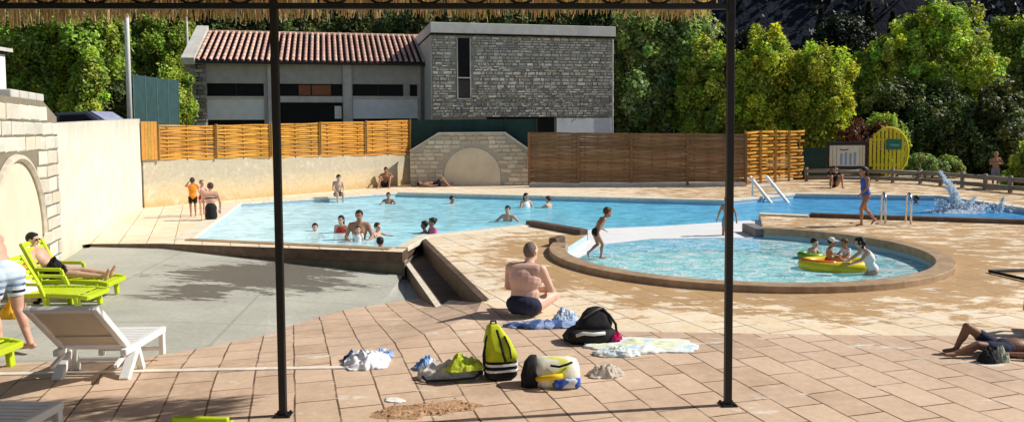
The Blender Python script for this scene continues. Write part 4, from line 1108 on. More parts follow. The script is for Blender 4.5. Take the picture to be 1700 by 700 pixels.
def lime_lounger():
    t = empty('lounge_chair', (0, 0, 0), 'x', 'sun lounger', 'lime green plastic sun loungers')
    W, Hh = .29, .30
    mb = MB()   # +X is the foot end, hinge at x=0
    for sy in (-1, 1):
        pts = [(-.15, sy * W, Hh), (.5, sy * W, Hh + .01), (.95, sy * W, Hh - .02), (1.08, sy * W, Hh - .05)]
        for a, b in zip(pts, pts[1:]): mb.bar(a, b, .05, .075)
    mb.bar((1.06, -W, Hh - .05), (1.06, W, Hh - .05), .06, .07); mb.build('frame', M['lime'], t, bevel=.012)
    mb = MB()
    for k in range(14): mb.box(.02 + k * .073, .078 + k * .073, -W + .03, W - .03, Hh - .01 - (.03 if k > 11 else 0), Hh + .012 - (.03 if k > 11 else 0))
    mb.build('seat', M['lime'], t, bevel=.004)
    a = R(62); d = V((-math.cos(a), 0, math.sin(a))); o_ = V((0, 0, Hh)); n_ = V((math.sin(a), 0, math.cos(a))); Lb = .68
    mb = MB()
    for sy in (-1, 1): mb.obox(o_ + d * Lb / 2 + V((0, sy * (W - .03), 0)), d * Lb / 2, (0, .03, 0), n_ * .03)
    for k in range(7): mb.obox(o_ + d * (.06 + k * .098), d * .035, (0, W - .06, 0), n_ * .012)
    mb.build('backrest', M['lime'], t, bevel=.008)
    for sy in (-1, 1):
        mb = MB(); y = sy * (W + .03)
        pts = [V((-.06, y, Hh + .0)), V((-.08, y, Hh + .21)), V((.34, y, Hh + .20)), V((.42, y, Hh - .02))]
        for p, q in zip(pts, pts[1:]): mb.bar(p, q, .055, .045, (0, 1, 0))
        mb.build('armrest', M['lime'], t, bevel=.012)
        for x0, x1 in ((.42, .45), (.90, .93)):
            mb = MB(); mb.bar((x0, sy * W, Hh - .03), (x1, sy * W, 0), .06, .085, (0, 1, 0)); mb.build('leg', M['lime'], t, bevel=.012)
        mb = MB(); mb.tube([(-.1, sy * (W - .02), .07), (-.1, sy * (W + .03), .07)], .07, 14); wh = mb.build('wheel', M['rubber'], t)
        mb = MB(); mb.bar((-.1, sy * W, .07), (-.08, sy * W, Hh), .05, .06, (0, 1, 0)); mb.build('leg', M['lime'], t)
    return t
ll = lime_lounger(); ll.location = (-6.20, 10.28, -.07); ll.rotation_euler = (0, 0, R(2)); ll.scale = (.80, .85, .86)
ll['label'] = 'lime green plastic lounger carrying the man in sunglasses, beside the arched wall'
for lo, rz_, lb__ in (((-6.10, 9.66, -.07), 0, 'lime green lounger in front of the sunbathing man, towels over its back'), ((-5.50, 6.98, -.05), -4, 'lime green lounger at the left edge, behind the white lounger backrest'), ((-1.97, 4.235, -.0), 0, 'lime green lounger with just its foot end showing at the bottom edge')):
    c = copy_tree(ll); ll_last = c; c.location = lo; c.rotation_euler = (0, 0, R(rz_)); c['label'] = lb__
    if lo[1] > 9: c.scale = (.80, .85, .72)

for ch in ll_last.children:
    if ch.name.startswith('backrest'):   # laid flat
        th = R(-54); ch.rotation_euler = (0, th, 0); hv = V((0, 0, .30)); ch.location = hv - Matrix.Rotation(th, 3, 'Y') @ hv
# ================================================================== cloths and bags
def pat(name, cols, sc, rough=.9, seed=0, stripes=None):
    s = N(name); v = s.map(loc=(seed * 3.1, seed, 0))
    vo = s.n('ShaderNodeTexVoronoi'); s.set(vo.inputs['Vector'], v); vo.inputs['Scale'].default_value = sc
    x = s.n('ShaderNodeSeparateColor'); s.set(x.inputs[0], vo.outputs['Color'])
    n_ = len(cols); f = s.math('ADD', s.math('MULTIPLY', x.outputs[0], .6), s.math('MULTIPLY', s.noise(sc * .6, 3), .4))
    c = s.ramp(f, [(.25 + .5 * i / n_, q) for i, q in enumerate(cols)], 'CONSTANT')
    if stripes:
        wv = s.n('ShaderNodeTexWave'); s.set(wv.inputs['Vector'], s.map(rot=(0, 0, stripes[2]))); wv.inputs['Scale'].default_value = stripes[0]; wv.inputs['Distortion'].default_value = .6
        c = s.mix(s.ramp(wv.outputs['Fac'], [(.55, 0), (.62, 1)]), c, stripes[1])
    c = s.mix(1.0, c, s.ramp(s.noise(40, 3), [(.3, .85), (.7, 1.0)]), 'MULTIPLY')
    return s.done(s.principled(c, rough, s.bump(s.noise(60, 3), .2, .003), spec=.1))
def cloth(name, loc, sx, sy, h, seed, m, rz=0, label=None, cat='towel', ridge=3.0, parent=None, group=None, flat=0.012, n=40):
    vs = []; fs = []; thick = .012
    def hh(u, v):
        r_ = math.sqrt(u * u + v * v)
        e = max(0, 1 - (r_ / 1.12) ** 2) ** .8
        a = abs(mnoise.noise((u * ridge + seed * 7.3, v * ridge, seed))); b = mnoise.noise((u * ridge * 2.3, v * ridge * 2.3 + seed * 3, 1.0)); c_ = mnoise.noise((u * 1.1 + seed, v * 1.1, 5.0))
        d_ = abs(mnoise.noise((u * ridge * 3.5 + 4, v * ridge * 3.5, seed + 2)))
        return flat + e * h * max(0.02, .42 + .55 * (.5 - a) + .12 * b + .6 * c_ - .12 * d_ + .11 * math.sin(8.5 * (u * math.cos(seed) + v * math.sin(seed)) + 5 * b + 4 * c_))
    for j in range(n + 1):
        for i in range(n + 1):
            u, v = -1 + 2 * i / n, -1 + 2 * j / n
            # square to rounded
            ru = u * math.sqrt(1 - v * v * .38); rv = v * math.sqrt(1 - u * u * .38)
            w1 = 1 + .20 * mnoise.noise((u * 1.7 + seed, v * 1.7, 8)) + .07 * mnoise.noise((u * 5, v * 5 + seed, 8)); 
            vs.append((ru * sx * w1, rv * sy * w1, hh(u, v)))
    nn_ = n + 1
    fs = [(j * nn_ + i, j * nn_ + i + 1, (j + 1) * nn_ + i + 1, (j + 1) * nn_ + i) for j in range(n) for i in range(n)]
    b = len(vs)
    rim = [i for i in range(n)] + [j * nn_ + n for j in range(n)] + [n * nn_ + i for i in range(n, 0, -1)] + [j * nn_ for j in range(n, 0, -1)]
    for i in rim: vs.append((vs[i][0], vs[i][1], 0.001))
    k = len(rim); fs += [(rim[i], b + i, b + (i + 1) % k, rim[(i + 1) % k]) for i in range(k)]
    mb = MB(); mb.add(vs, fs); o = mb.build(name, m, parent, smooth=True); o.location = loc; o.rotation_euler = (0, 0, rz)
    if label: tag(o, label, cat, group)
    return o
T0 = .006
def g(px, py, z=T0): return at(px, py, z)
cloth('towel', g(610, 603), .20, .20, .15, 1, pat('white_towel', [(.86, .87, .92), (.92, .92, .95), (.85, .88, .95)], 5), .2, 'crumpled white towel lying alone, left of the other towels', 'towel', 2.2)
cloth('towel', g(636, 590), .10, .08, .08, 2, pat('blue_white_cloth', [(.25, .40, .75), (.75, .82, .92), (.4, .55, .85)], 14), .5, 'small blue and white cloth tucked against the lone white towel', 'towel', 3)
cloth('towel', g(583, 597), .07, .07, .10, 3, pat('navy_cloth', [(.05, .07, .18), (.2, .35, .75)], 12), 0, 'dark blue cloth bunched at the left of the lone white towel', 'towel', 3)
tb_ = cloth('beach_bag', g(748, 626), .27, .13, .21, 4, pat('pale_canvas', [(.62, .60, .55), (.74, .72, .66), (.66, .62, .54)], 4), .08, 'floppy pale canvas bag left of the lime backpack', 'bag', 1.7)
mb = MB(); mb.tube([(-.24, -.10, .05), (-.2, -.15, .025), (0, -.17, .03), (.2, -.15, .035), (.27, -.08, .06), (.25, -.02, .05)], .012, 6); mb.build('strap', M['rubber'], tb_, smooth=True)
cloth('towel', g(772, 612, .11), .16, .08, .14, 5, pat('lime_cloth', [(.50, .60, .05), (.62, .70, .12), (.42, .52, .04)], 6), .35, 'lime green towel heaped on the pale canvas bag', 'towel', 2)
cloth('towel', g(706, 611), .10, .08, .13, 6, pat('blue_towel', [(.22, .42, .80), (.80, .84, .88), (.35, .55, .85)], 9), .1, 'small blue and white towel at the left end of the canvas bag', 'towel', 2.5)
# bags built from stacked rounded sections
def sections(mb, secs, n=20, pw=.62, col=None, seed=0, wob=.0):
    """secs: (z, cx, cy, rx, ry)"""
    vs = []; fs = []
    for si, (z, cx, cy_, rx, ry) in enumerate(secs):
        for k in range(n):
            t = 2 * math.pi * k / n; c_, s_ = math.cos(t), math.sin(t)
            q = 1 + wob * mnoise.noise((c_ * 1.8 + seed, s_ * 1.8, z * 9))
            vs.append((cx + rx * q * math.copysign(abs(c_) ** pw, c_), cy_ + ry * q * math.copysign(abs(s_) ** pw, s_), z))
    for i in range(len(secs) - 1):
        for k in range(n): fs.append((i * n + k, i * n + (k + 1) % n, (i + 1) * n + (k + 1) % n, (i + 1) * n + k))
    fs += [tuple(range(n))[::-1], tuple((len(secs) - 1) * n + k for k in range(n))]
    return mb.add(vs, fs, col)
M['blackfab'] = simple('black_fabric', (.014, .014, .016), .8, .5, 16, .5); M['limefab'] = simple('lime_fabric', (.50, .58, .02), .75, .15, 9, .3)
M['whitefab'] = simple('white_fabric', (.80, .80, .80), .8, .06, 20)
bp = empty('backpack', g(832, 626), 'upright lime green backpack with a black base and white stripes', 'backpack', rz=.2)
mb = MB(); sections(mb, [(.0, 0, 0, .11, .08), (.03, 0, 0, .145, .105), (.13, 0, 0, .145, .10), (.165, 0, 0, .14, .095)], wob=.1); mb.build('base', M['blackfab'], bp, smooth=True)
mb = MB(); sections(mb, [(.167, 0, 0, .14, .094), (.24, -.01, 0, .135, .09), (.32, -.025, 0, .11, .075), (.40, -.045, 0, .08, .055), (.455, -.06, 0, .055, .04), (.475, -.065, 0, .03, .025)], wob=.3, seed=2); mb.build('body', M['limefab'], bp, smooth=True)
for z in (.075, .125):
    mb = MB(); sections(mb, [(z, 0, 0, .150, .109), (z + .018, 0, 0, .150, .108)], wob=.1); mb.build('stripe', M['whitefab'], bp)
mb = MB(); mb.tube([(-.05, -.075, .44), (-.02, -.09, .34), (.0, -.105, .24), (.02, -.105, .17)], .012, 6); mb.tube([(.02, -.06, .38), (.06, -.09, .28), (.07, -.10, .19)], .008, 6); mb.build('zip', M['blackfab'], bp, smooth=True)
mb = MB(); mb.tube([(-.07, .0, .46), (-.125, -.02, .36), (-.155, -.03, .22), (-.15, -.03, .08)], .014, 6); mb.build('strap', M['blackfab'], bp, smooth=True)
mb = MB(); mb.tube([(-.09, 0, .465), (-.085, 0, .50), (-.045, 0, .50), (-.04, 0, .465)], .009, 6); mb.build('handle', M['blackfab'], bp, smooth=True)
# colourful beach bag
cb = empty('beach_bag', g(918, 638), 'bulging beach bag in yellow, white and blue with a black side', 'bag', rz=-.05)
mb = MB(); sections(mb, [(.0, .02, 0, .19, .10), (.06, .02, 0, .215, .125), (.15, .02, .02, .20, .11), (.20, .02, .03, .17, .08), (.225, .02, .03, .12, .045)], wob=.25, seed=3)
mb.build('body', pat('bag_print', [(.80, .78, .66), (.72, .74, .15), (.85, .85, .80), (.80, .78, .62), (.78, .75, .45)], 6), cb, smooth=True)
mb = MB(); sections(mb, [(.0, -.19, 0, .07, .09), (.08, -.195, .0, .075, .11), (.18, -.185, .02, .055, .09), (.235, -.17, .03, .03, .05)], wob=.3, seed=5); mb.build('side_panel', M['blackfab'], cb, smooth=True)
mb = MB(); sections(mb, [(.012, .10, -.035, .135, .095), (.05, .10, -.035, .145, .10), (.075, .11, -.035, .13, .098), (.09, .11, -.03, .10, .09)], wob=.15, seed=6); mb.build('front_pocket', pat('blue_pocket', [(.06, .12, .55), (.10, .25, .75), (.7, .75, .8)], 9), cb, smooth=True)
mb = MB(); mb.tube([(-.13, -.10, .08), (-.08, -.145, .10), (0, -.15, .115), (.08, -.145, .12)], .022, 7); mb.build('trim', simple('yellow_trim', (.80, .52, .02), .7), cb, smooth=True)
mb = MB(); mb.tube([(-.02, -.085, .19), (.05, -.10, .185), (.12, -.095, .205), (.16, -.07, .215)], .01, 6); mb.build('handle', M['blackfab'], cb, smooth=True)
cloth('towel', g(1005, 622), .15, .10, .11, 8, pat('beige_cloth', [(.62, .54, .46), (.78, .74, .68), (.55, .46, .38)], 10), .1, 'crumpled beige cloth right of the colourful beach bag', 'cloth', 2.6)
# black backpack lying
bb_ = empty('backpack', g(980, 566), 'bulky black backpack lying between the blue towel and the pale beach towel', 'backpack', rz=.1)
mb = MB(); sections(mb, [(.0, 0, 0, .24, .13), (.05, 0, 0, .27, .16), (.11, .01, 0, .25, .15), (.14, .02, .01, .20, .12)], wob=.2, seed=8); mb.build('base', M['blackfab'], bb_, smooth=True)
mb = MB(); sections(mb, [(.12, .04, .02, .185, .12), (.19, .05, .03, .18, .11), (.27, .06, .04, .14, .09), (.325, .07, .05, .08, .055), (.34, .07, .05, .03, .03)], wob=.25, seed=9); mb.build('body', M['blackfab'], bb_, smooth=True)
mb = MB(); mb.tube([(-.17, -.135, .10), (-.10, -.155, .125), (0, -.16, .115), (.12, -.15, .12)], .018, 6); mb.build('stripe', simple('grey_band', (.6, .6, .58), .7), bb_, smooth=True)
mb = MB(); mb.tube([(.12, 0, .33), (.19, -.03, .27), (.25, -.05, .18), (.26, -.05, .08), (.22, -.06, .05)], .014, 6); mb.build('strap', M['blackfab'], bb_, smooth=True)
mb = MB(); mb.tube([(-.08, -.05, .25), (-.02, -.075, .30), (.05, -.06, .335), (.12, -.02, .345)], .007, 6); mb.build('zip', simple('zip_grey', (.12, .12, .12), .5), bb_, smooth=True)
cloth('towel', g(905, 541), .42, .13, .09, 9, pat('blue_print_towel', [(.10, .17, .38), (.35, .45, .70), (.65, .72, .85), (.06, .08, .18)], 9), .05, 'rumpled blue and white towel under the seated man, running to the black backpack', 'towel', 2.5)
cloth('towel', g(938, 533, .03), .16, .12, .17, 10, pat('light_blue_towel', [(.45, .60, .82), (.80, .85, .90), (.30, .42, .68)], 10), .4, 'light blue and white towel heaped just left of the black backpack', 'towel', 2.4)
cloth('towel', g(1062, 574), .52, .26, .05, 11, pat('pastel_towel', [(.80, .86, .62), (.84, .88, .88), (.60, .80, .88), (.84, .84, .55), (.86, .88, .82)], 5), -.05, 'spread pale yellow and light blue beach towel right of the black backpack', 'towel', 2.2, n=50)
cloth('towel', g(1024, 588), .22, .10, .08, 12, pat('flower_towel', [(.80, .84, .84), (.55, .68, .72), (.86, .86, .84)], 16), 0, 'patterned white towel end between backpack and beige cloth', 'towel', 3)
cloth('swimsuit', g(1022, 563, .05), .06, .05, .08, 13, pat('pink_cloth', [(.50, .02, .12), (.65, .05, .2)], 10), 0, 'small crimson cloth bundled on the pale beach towel', 'cloth', 3)
# towels on the lime lounger
cloth('towel', V((-6.28, 9.62, .42)), .08, .22, .10, 15, pat('orange_towel', [(.75, .33, .04), (.80, .42, .08)], 8), 0, 'orange towel hung over the back of the front lime lounger', 'towel', 2)
o_ = cloth('towel', V((-6.12, 9.62, .17)), .16, .22, .08, 16, pat('white_cloth', [(.85, .84, .82), (.88, .87, .86)], 8), 0, 'white towel lying against the back of the front lime lounger', 'towel', 2); o_.rotation_euler = (0, R(55), 0)
cloth('bag', V((-6.0, 9.2, -.065)), .16, .12, .34, 17, pat('orange_bag', [(.80, .42, .03), (.75, .36, .02)], 8), 0, 'orange yellow bag on the ground beside the bending bather', 'bag', 1.5)
cloth('towel', g(120, 520, -.07), .30, .16, .10, 18, pat('white_cloth_b', [(.80, .80, .76), (.75, .78, .6)], 8), 0, 'pale towel on the ground in front of the lime loungers', 'towel', 2.4)
# broken paving patch
rb_ = random.Random(12)
def rubmat():
    s = N('orange_rubble'); c = s.ramp(s.noise(34, 5, rough=.7), [(.3, (.20, .11, .06)), (.5, (.46, .27, .15)), (.7, (.64, .45, .29))])
    return s.done(s.principled(c, .95, s.bump(s.noise(40, 5), .8, .02)))
pc = g(706, 680); vs = []; n = 44
mb = MB()
ring = []
for k in range(n):
    t = 2 * math.pi * k / n; r_ = 1 + .28 * mnoise.noise((math.cos(t) * 2.2, math.sin(t) * 2.2, 3))
    ring.append((pc.x + .40 * r_ * math.cos(t) + .10 * math.sin(t), pc.y + .17 * r_ * math.sin(t) + (.05 if math.cos(t) > .2 else -.02)))
c0 = [(pc.x, pc.y, .022)]
vs = c0 + [(pc.x + (x - pc.x) * .6, pc.y + (y - pc.y) * .6, .016 + rb_.uniform(0, .012)) for x, y in ring] + [(x, y, .006) for x, y in ring]
fs = [(0, 1 + k, 1 + (k + 1) % n) for k in range(n)] + [(1 + k, 1 + n + k, 1 + n + (k + 1) % n, 1 + (k + 1) % n) for k in range(n)]
mb.add(vs, fs)
for k in range(80):
    t = rb_.uniform(0, 6.28); q = rb_.random() ** .5; i = int(t / 6.283 * n) % n
    x, y = pc.x + (ring[i][0] - pc.x) * q, pc.y + (ring[i][1] - pc.y) * q; s_ = rb_.uniform(.003, .013)
    mb.ell((x, y, .018 + s_ * .3), ((s_ * rb_.uniform(.7, 1.4), s_ * .3, 0), (-s_ * .2, s_, 0), (0, 0, s_ * .6)), 6, 4)
o = mb.build('rubble_patch', rubmat()); structure(o)
lt = simple('litter', (.84, .82, .78), .7)
def scrap(px, py, a, b, seed, lab):
    o = cloth('scrap', g(px, py), a, b, .01, seed, lt, seed, lab, 'litter', 2, n=10, flat=.005)
scrap(655, 664, .085, .05, 31, 'white scrap at the top of the orange rubble patch')
# black bent tube added in place of a V-shaped shadow on the deck
mb = MB(); mb.tube([at(1760, 476, .03), at(1645, 450.5, .03), at(1642, 449.5, .03), at(1760, 446, .03)], .022, 8); o = mb.build('shadow_tube', M['rubber'], smooth=True); tag(o, 'thin black V-shaped bar in place of a shadow on the wet slabs, right edge', 'bar')

# ================================================================== pool fittings, signs
def ladder(px, py, label, m, rz, h=.75, wd=.5, run=.75, dn=.6):
    p = at(px, py); t = empty('pool_ladder', p, label, 'pool ladder', None, rz)
    for sx in (-1, 1):
        mb = MB(); x = sx * wd / 2
        pts = [(x, -.42, 0), (x, -.42, h * .72)] + [(x, -.42 + .21 * (1 - math.cos(a)), h * .72 + .22 * math.sin(a)) for a in [math.pi * k / 8 for k in range(1, 8)]] + [(x, .02, h * .70), (x, .10, -dn)]
        mb.tube(pts, .024, 8); mb.build('rail', m, t, smooth=True)
    for z in (-.08, -.32, -.55):
        mb = MB(); mb.box(-wd / 2, wd / 2, .03, .13, z - .015, z + .015); mb.build('step', m, t)
    return t
# white slanting ladder at the step in the far edge
p = at(1284, 327.5); t = empty('pool_ladder', p, 'white slanting pool ladder beside the ragged orange fence', 'pool ladder')
for dx in (-.16, .36):
    mb = MB(); a = V((dx - .42, .5, .62)); b = V((dx + .08, -.25, -.25)); mb.bar(a, b, .09, .09); mb.build('rail', M['white_paint'], t, bevel=.02)
for k in range(3):
    mb = MB(); f = .35 + .25 * k; a = V((-.16 - .42, .5, .62)).lerp(V((-.08, -.25, -.25)), f); b = V((.36 - .42, .5, .62)).lerp(V((.44, -.25, -.25)), f); mb.bar(a, b, .08, .035); mb.build('step', M['white_paint'], t)
mb = MB(); q = V((-.62, .1, 0)); mb.tube([q, q + V((0, 0, .62))], .03, 8); mb.build('stanchion', M['chrome'], t)
ladder(1484, 367.5, 'chrome pool ladder on the far pool arm, just right of the walking girl', M['chrome'], R(-15), .62, .52)
# notice board
sY = 29.0; pa, pb_ = atY(1376, 276, sY), atY(1436, 241, sY)
sgn = empty('notice_board', V(((pa.x + pb_.x) / 2, sY, 0)), 'cream notice board with blue upright bars and a black frame on legs', 'notice board', rz=0)
ox = sgn.location.x; wx = (pb_.x - pa.x) / 2
MB().box(-wx, wx, -.02, .02, pa.z, pb_.z).build('panel', simple('cream_board', (.62, .60, .50), .6, .1, 4), sgn)
mb = MB()
for q in ((-wx - .1, wx + .1, pb_.z, pb_.z + .14), (-wx - .1, wx + .1, pa.z - .06, pa.z), (-wx - .1, -wx, pa.z, pb_.z), (wx, wx + .1, pa.z, pb_.z)): mb.box(q[0], q[1], -.05, .05, q[2], q[3])
mb.build('frame', M['post_metal'], sgn, bevel=.01)
bluem = simple('blue_bars', (.20, .32, .52), .6, .1, 4); hgt = pb_.z - pa.z
for k in range(4):
    x = -.26 + k * .17; mb = MB(); mb.box(x, x + .085, -.03, -.022, pa.z + .05, pa.z + hgt * (.62 + .05 * (k % 2))); mb.build('bar', bluem, sgn)
for x in (-.56, -.42, .46, .56):
    mb = MB(); mb.box(x, x + .035, -.027, -.022, pa.z + .04, pb_.z - .06); mb.build('stripe', simple('tan_stripe', (.40, .36, .26), .7), sgn)
mb = MB(); mb.tube([(-.12 + .16 * math.cos(t), -.03, pb_.z - .13 - .05 * math.sin(t)) for t in [math.pi * k / 8 for k in range(9)]], .016, 5); mb.build('emblem', M['rubber'], sgn)
for x in (-wx + .1, wx - .02):
    mb = MB(); mb.box(x - .05, x + .05, -.04, .04, 0, pa.z - .063); mb.build('leg', simple('brown_leg', (.16, .09, .04), .7), sgn)
# yellow slatted sign
yY = 30.6; ya, yb = atY(1441, 296, yY), atY(1509, 207, yY)
ys_ = empty('slatted_sign', V(((ya.x + yb.x) / 2, yY, 0)), 'yellow oval sign of upright slats with a small green plate, right of the notice board', 'sign')
W2, zc_, hz = (yb.x - ya.x) / 2, (ya.z + yb.z) / 2, (yb.z - ya.z) / 2
ylw = simple('yellow_slat', (.62, .58, .03), .6, .15, 6); rs = random.Random(8)
nsl = 10
for k in range(nsl):
    x = -W2 + 2 * W2 * (k + .5) / nsl; e = math.sqrt(max(.05, 1 - (x / W2) ** 2 * .85)); z1 = zc_ + hz * e * rs.uniform(.88, 1.0); z0 = zc_ - hz * (.9 * e + .05) * rs.uniform(.9, 1)
    mb = MB(); mb.box(x - .052, x + .052, -.02, .02, z0, z1); mb.build('slat', ylw, ys_, bevel=.01)
for z in (zc_ - hz * .5, zc_ + hz * .45):
    mb = MB(); mb.box(-W2 * .93, W2 * .93, .022, .06, z - .05, z + .05); mb.build('crossbar', ylw, ys_)
mb = MB(); mb.tube([(W2 * .97 * math.cos(t), -.03, zc_ + hz * .9 * math.sin(t)) for t in [2 * math.pi * k / 28 for k in range(-6, 12)]], .04, 6); mb.build('rim', ylw, ys_, smooth=True)
MB().box(-.12, .5, -.06, -.03, zc_ + .08, zc_ + .48).build('plate', simple('green_plate', (.02, .16, .12), .5), ys_, bevel=.01)
MB().box(.02, .40, -.07, -.062, zc_ + .22, zc_ + .30).build('plate_stripe', simple('pale_green', (.15, .35, .30), .5), ys_)
for x in (-W2 * .5, W2 * .5):
    mb = MB(); mb.box(x - .05, x + .05, .065, .12, -.1, zc_); mb.build('post', M['bark'], ys_)
# log railing along the far side
rl = [(1340, 312, 30.8), (1440, 306, 30.2), (1530, 308, 29.0), (1600, 318, 27.0), (1680, 330, 24.8), (1780, 344, 23.0)]
rp_ = [atY(x, y, Y) for x, y, Y in rl]
lr = empty('log_railing', V((14, 29, 0)), 'low weathered timber railing along the far side of the right pool arm', 'railing')
for a, b in zip(rp_, rp_[1:]):
    for z in (.42, .16):
        mb = MB(); mb.tube([V((a.x - 14, a.y - 29, z)), V((b.x - 14, b.y - 29, z))], .075, 8); mb.build('log', M['rail'], lr, smooth=True)
for a in rp_ + [rp_[i].lerp(rp_[i + 1], .5) for i in range(5)]:
    mb = MB(); mb.tube([(a.x - 14, a.y - 29 + .1, -.1), (a.x - 14, a.y - 29 + .1, .55)], .07, 8); mb.build('post', M['rail'], lr, smooth=True)
# splash in the far arm
sp_p = at(1583, 352, -.14); rs = random.Random(31)
def white_water():
    s = N('splash_foam'); d = s.n('ShaderNodeBsdfDiffuse'); d.inputs[0].default_value = (.92, .95, .97, 1); t = s.n('ShaderNodeBsdfTranslucent'); t.inputs[0].default_value = (.9, .95, 1, 1)
    m_ = s.n('ShaderNodeMixShader'); m_.inputs[0].default_value = .55; s.t.links.new(d.outputs[0], m_.inputs[1]); s.t.links.new(t.outputs[0], m_.inputs[2]); return s.done(m_.outputs[0])
M['white_water'] = white_water()
mb = MB()
def drop(x, y, z, s_): mb.ell((x, y, z), ((s_ * rs.uniform(.7, 1.5), s_ * .2, 0), (-s_ * .2, s_, 0), (0, 0, s_ * rs.uniform(.6, 1.2))), 6, 4)
for jx, jz, lean, w_, nn_ in ((.02, 1.12, -.42, .055, 170), (.18, .86, -.34, .055, 120), (-.25, .35, -.12, .11, 130), (.30, .42, .30, .07, 90), (1.25, .42, .1, .03, 50), (.6, .2, .3, .1, 60)):
    for k in range(nn_ * 4):
        f = rs.random(); z = jz * f; x = jx + lean * f * f + rs.gauss(0, w_ * (1.1 - .7 * f)); y = rs.gauss(0, w_ * (1.2 - f * .6))
        drop(x, y, z, rs.uniform(.008, .030) * (1.25 - f * .8))
for k in range(620):
    t, r_ = rs.uniform(0, 6.28), rs.random() ** .6 * .85; drop(r_ * math.cos(t) * .9, r_ * math.sin(t) * .7, rs.uniform(0, .03) + .14 * max(0, .6 - r_), rs.uniform(.012, .045) * (1.1 - r_ * .8))
for k in range(50): drop(rs.uniform(.6, 1.7), rs.uniform(-.5, .5), rs.uniform(0, .25), rs.uniform(.01, .03))
o = mb.build('splash', M['white_water'], smooth=True); o.location = sp_p; o['label'] = 'tall white splash of water thrown up in the far right pool arm'; o['category'] = 'splash'
# ================================================================== people
def skin_mat(name, c, marks):
    s = N(name); n1 = s.noise(9, 4); col = s.ramp(n1, [(.3, tuple(q * .88 for q in c)), (.7, tuple(min(1, q * 1.08) for q in c))])
    return s.done(s.principled(col, .5, s.bump(s.noise(45, 3), .12, .004), spec=.35, **{'Subsurface Weight': .08, 'Subsurface Radius': (.02, .008, .004), 'Subsurface Scale': .5}))
SK = {'pale': skin_mat('pale_pink_skin', (.74, .47, .37), 0), 'pink': skin_mat('pink_skin', (.62, .36, .27), 0), 'fair': skin_mat('fair_skin', (.60, .38, .28), 0), 'tan': skin_mat('tanned_skin', (.40, .21, .13), 0), 'brown': skin_mat('brown_skin', (.24, .12, .075), 0)}
M['eye'] = simple('eye_dark', (.03, .025, .02), .2, .1); M['lip'] = simple('lip', (.42, .15, .12), .5, .1)
HR = {'dark': simple('dark_hair', (.016, .012, .010), .55, .5, 40, .6), 'brown': simple('brown_hair', (.075, .042, .022), .55, .4, 40, .6), 'grey': simple('cropped_grey_hair', (.16, .12, .10), .7, .3, 60, .5), 'fair': simple('fair_hair', (.30, .20, .10), .55, .3, 40, .5)}
def clothm(name, c): return simple(name, c, .85, .15, 22, .25)
CL = {'navy': clothm('navy_swim_fabric', (.02, .022, .05)), 'black': clothm('black_swim_fabric', (.012, .012, .014)), 'orange': clothm('orange_vest_fabric', (.85, .27, .02)), 'blue': clothm('blue_swim_fabric', (.05, .12, .48)),
      'pink': clothm('pink_fabric', (.72, .16, .36)), 'white': clothm('white_fabric_wet', (.80, .81, .83)), 'grey': clothm('grey_swim_fabric', (.22, .23, .25)), 'red': clothm('red_swim_fabric', (.50, .04, .03)), 'green': clothm('green_swim_fabric', (.06, .25, .08))}
def remeshed(mb, name, vox, mats, it=3):
    o = mb.build(name + '_tmp', mats[0])
    m1 = o.modifiers.new('r', 'REMESH'); m1.mode = 'VOXEL'; m1.voxel_size = vox; m1.use_smooth_shade = True
    m2 = o.modifiers.new('s', 'SMOOTH'); m2.factor = .5; m2.iterations = it
    dg = bpy.context.evaluated_depsgraph_get(); me = bpy.data.meshes.new_from_object(o.evaluated_get(dg))
    me.name = name; me.polygons.foreach_set('use_smooth', [True] * len(me.polygons))
    me.materials.clear()
    for m_ in mats: me.materials.append(m_)
    bpy.data.objects.remove(o)
    r_ = bpy.data.objects.new(name, me); C.objects.link(r_); return r_
STAND = dict(pel=(0, 0, .93), chest=(0, .0, 1.27), neck=(0, .0, 1.46), head=(0, .03, 1.62), f=(0, 1, 0),
  sL=(-.185, 0, 1.42), sR=(.185, 0, 1.42), eL=(-.24, -.02, 1.13), eR=(.24, -.02, 1.13), wL=(-.25, .08, .88), wR=(.25, .08, .88),
  hL=(-.095, 0, .90), hR=(.095, 0, .90), kL=(-.10, .02, .50), kR=(.10, .02, .50), aL=(-.10, -.02, .08), aR=(.10, -.02, .08), tL=(-.11, .15, .03), tR=(.11, .15, .03))
def shift(d, keys, v): 
    d = dict(d)
    for k in keys: d[k] = tuple(V(d[k]) + V(v))
    return d
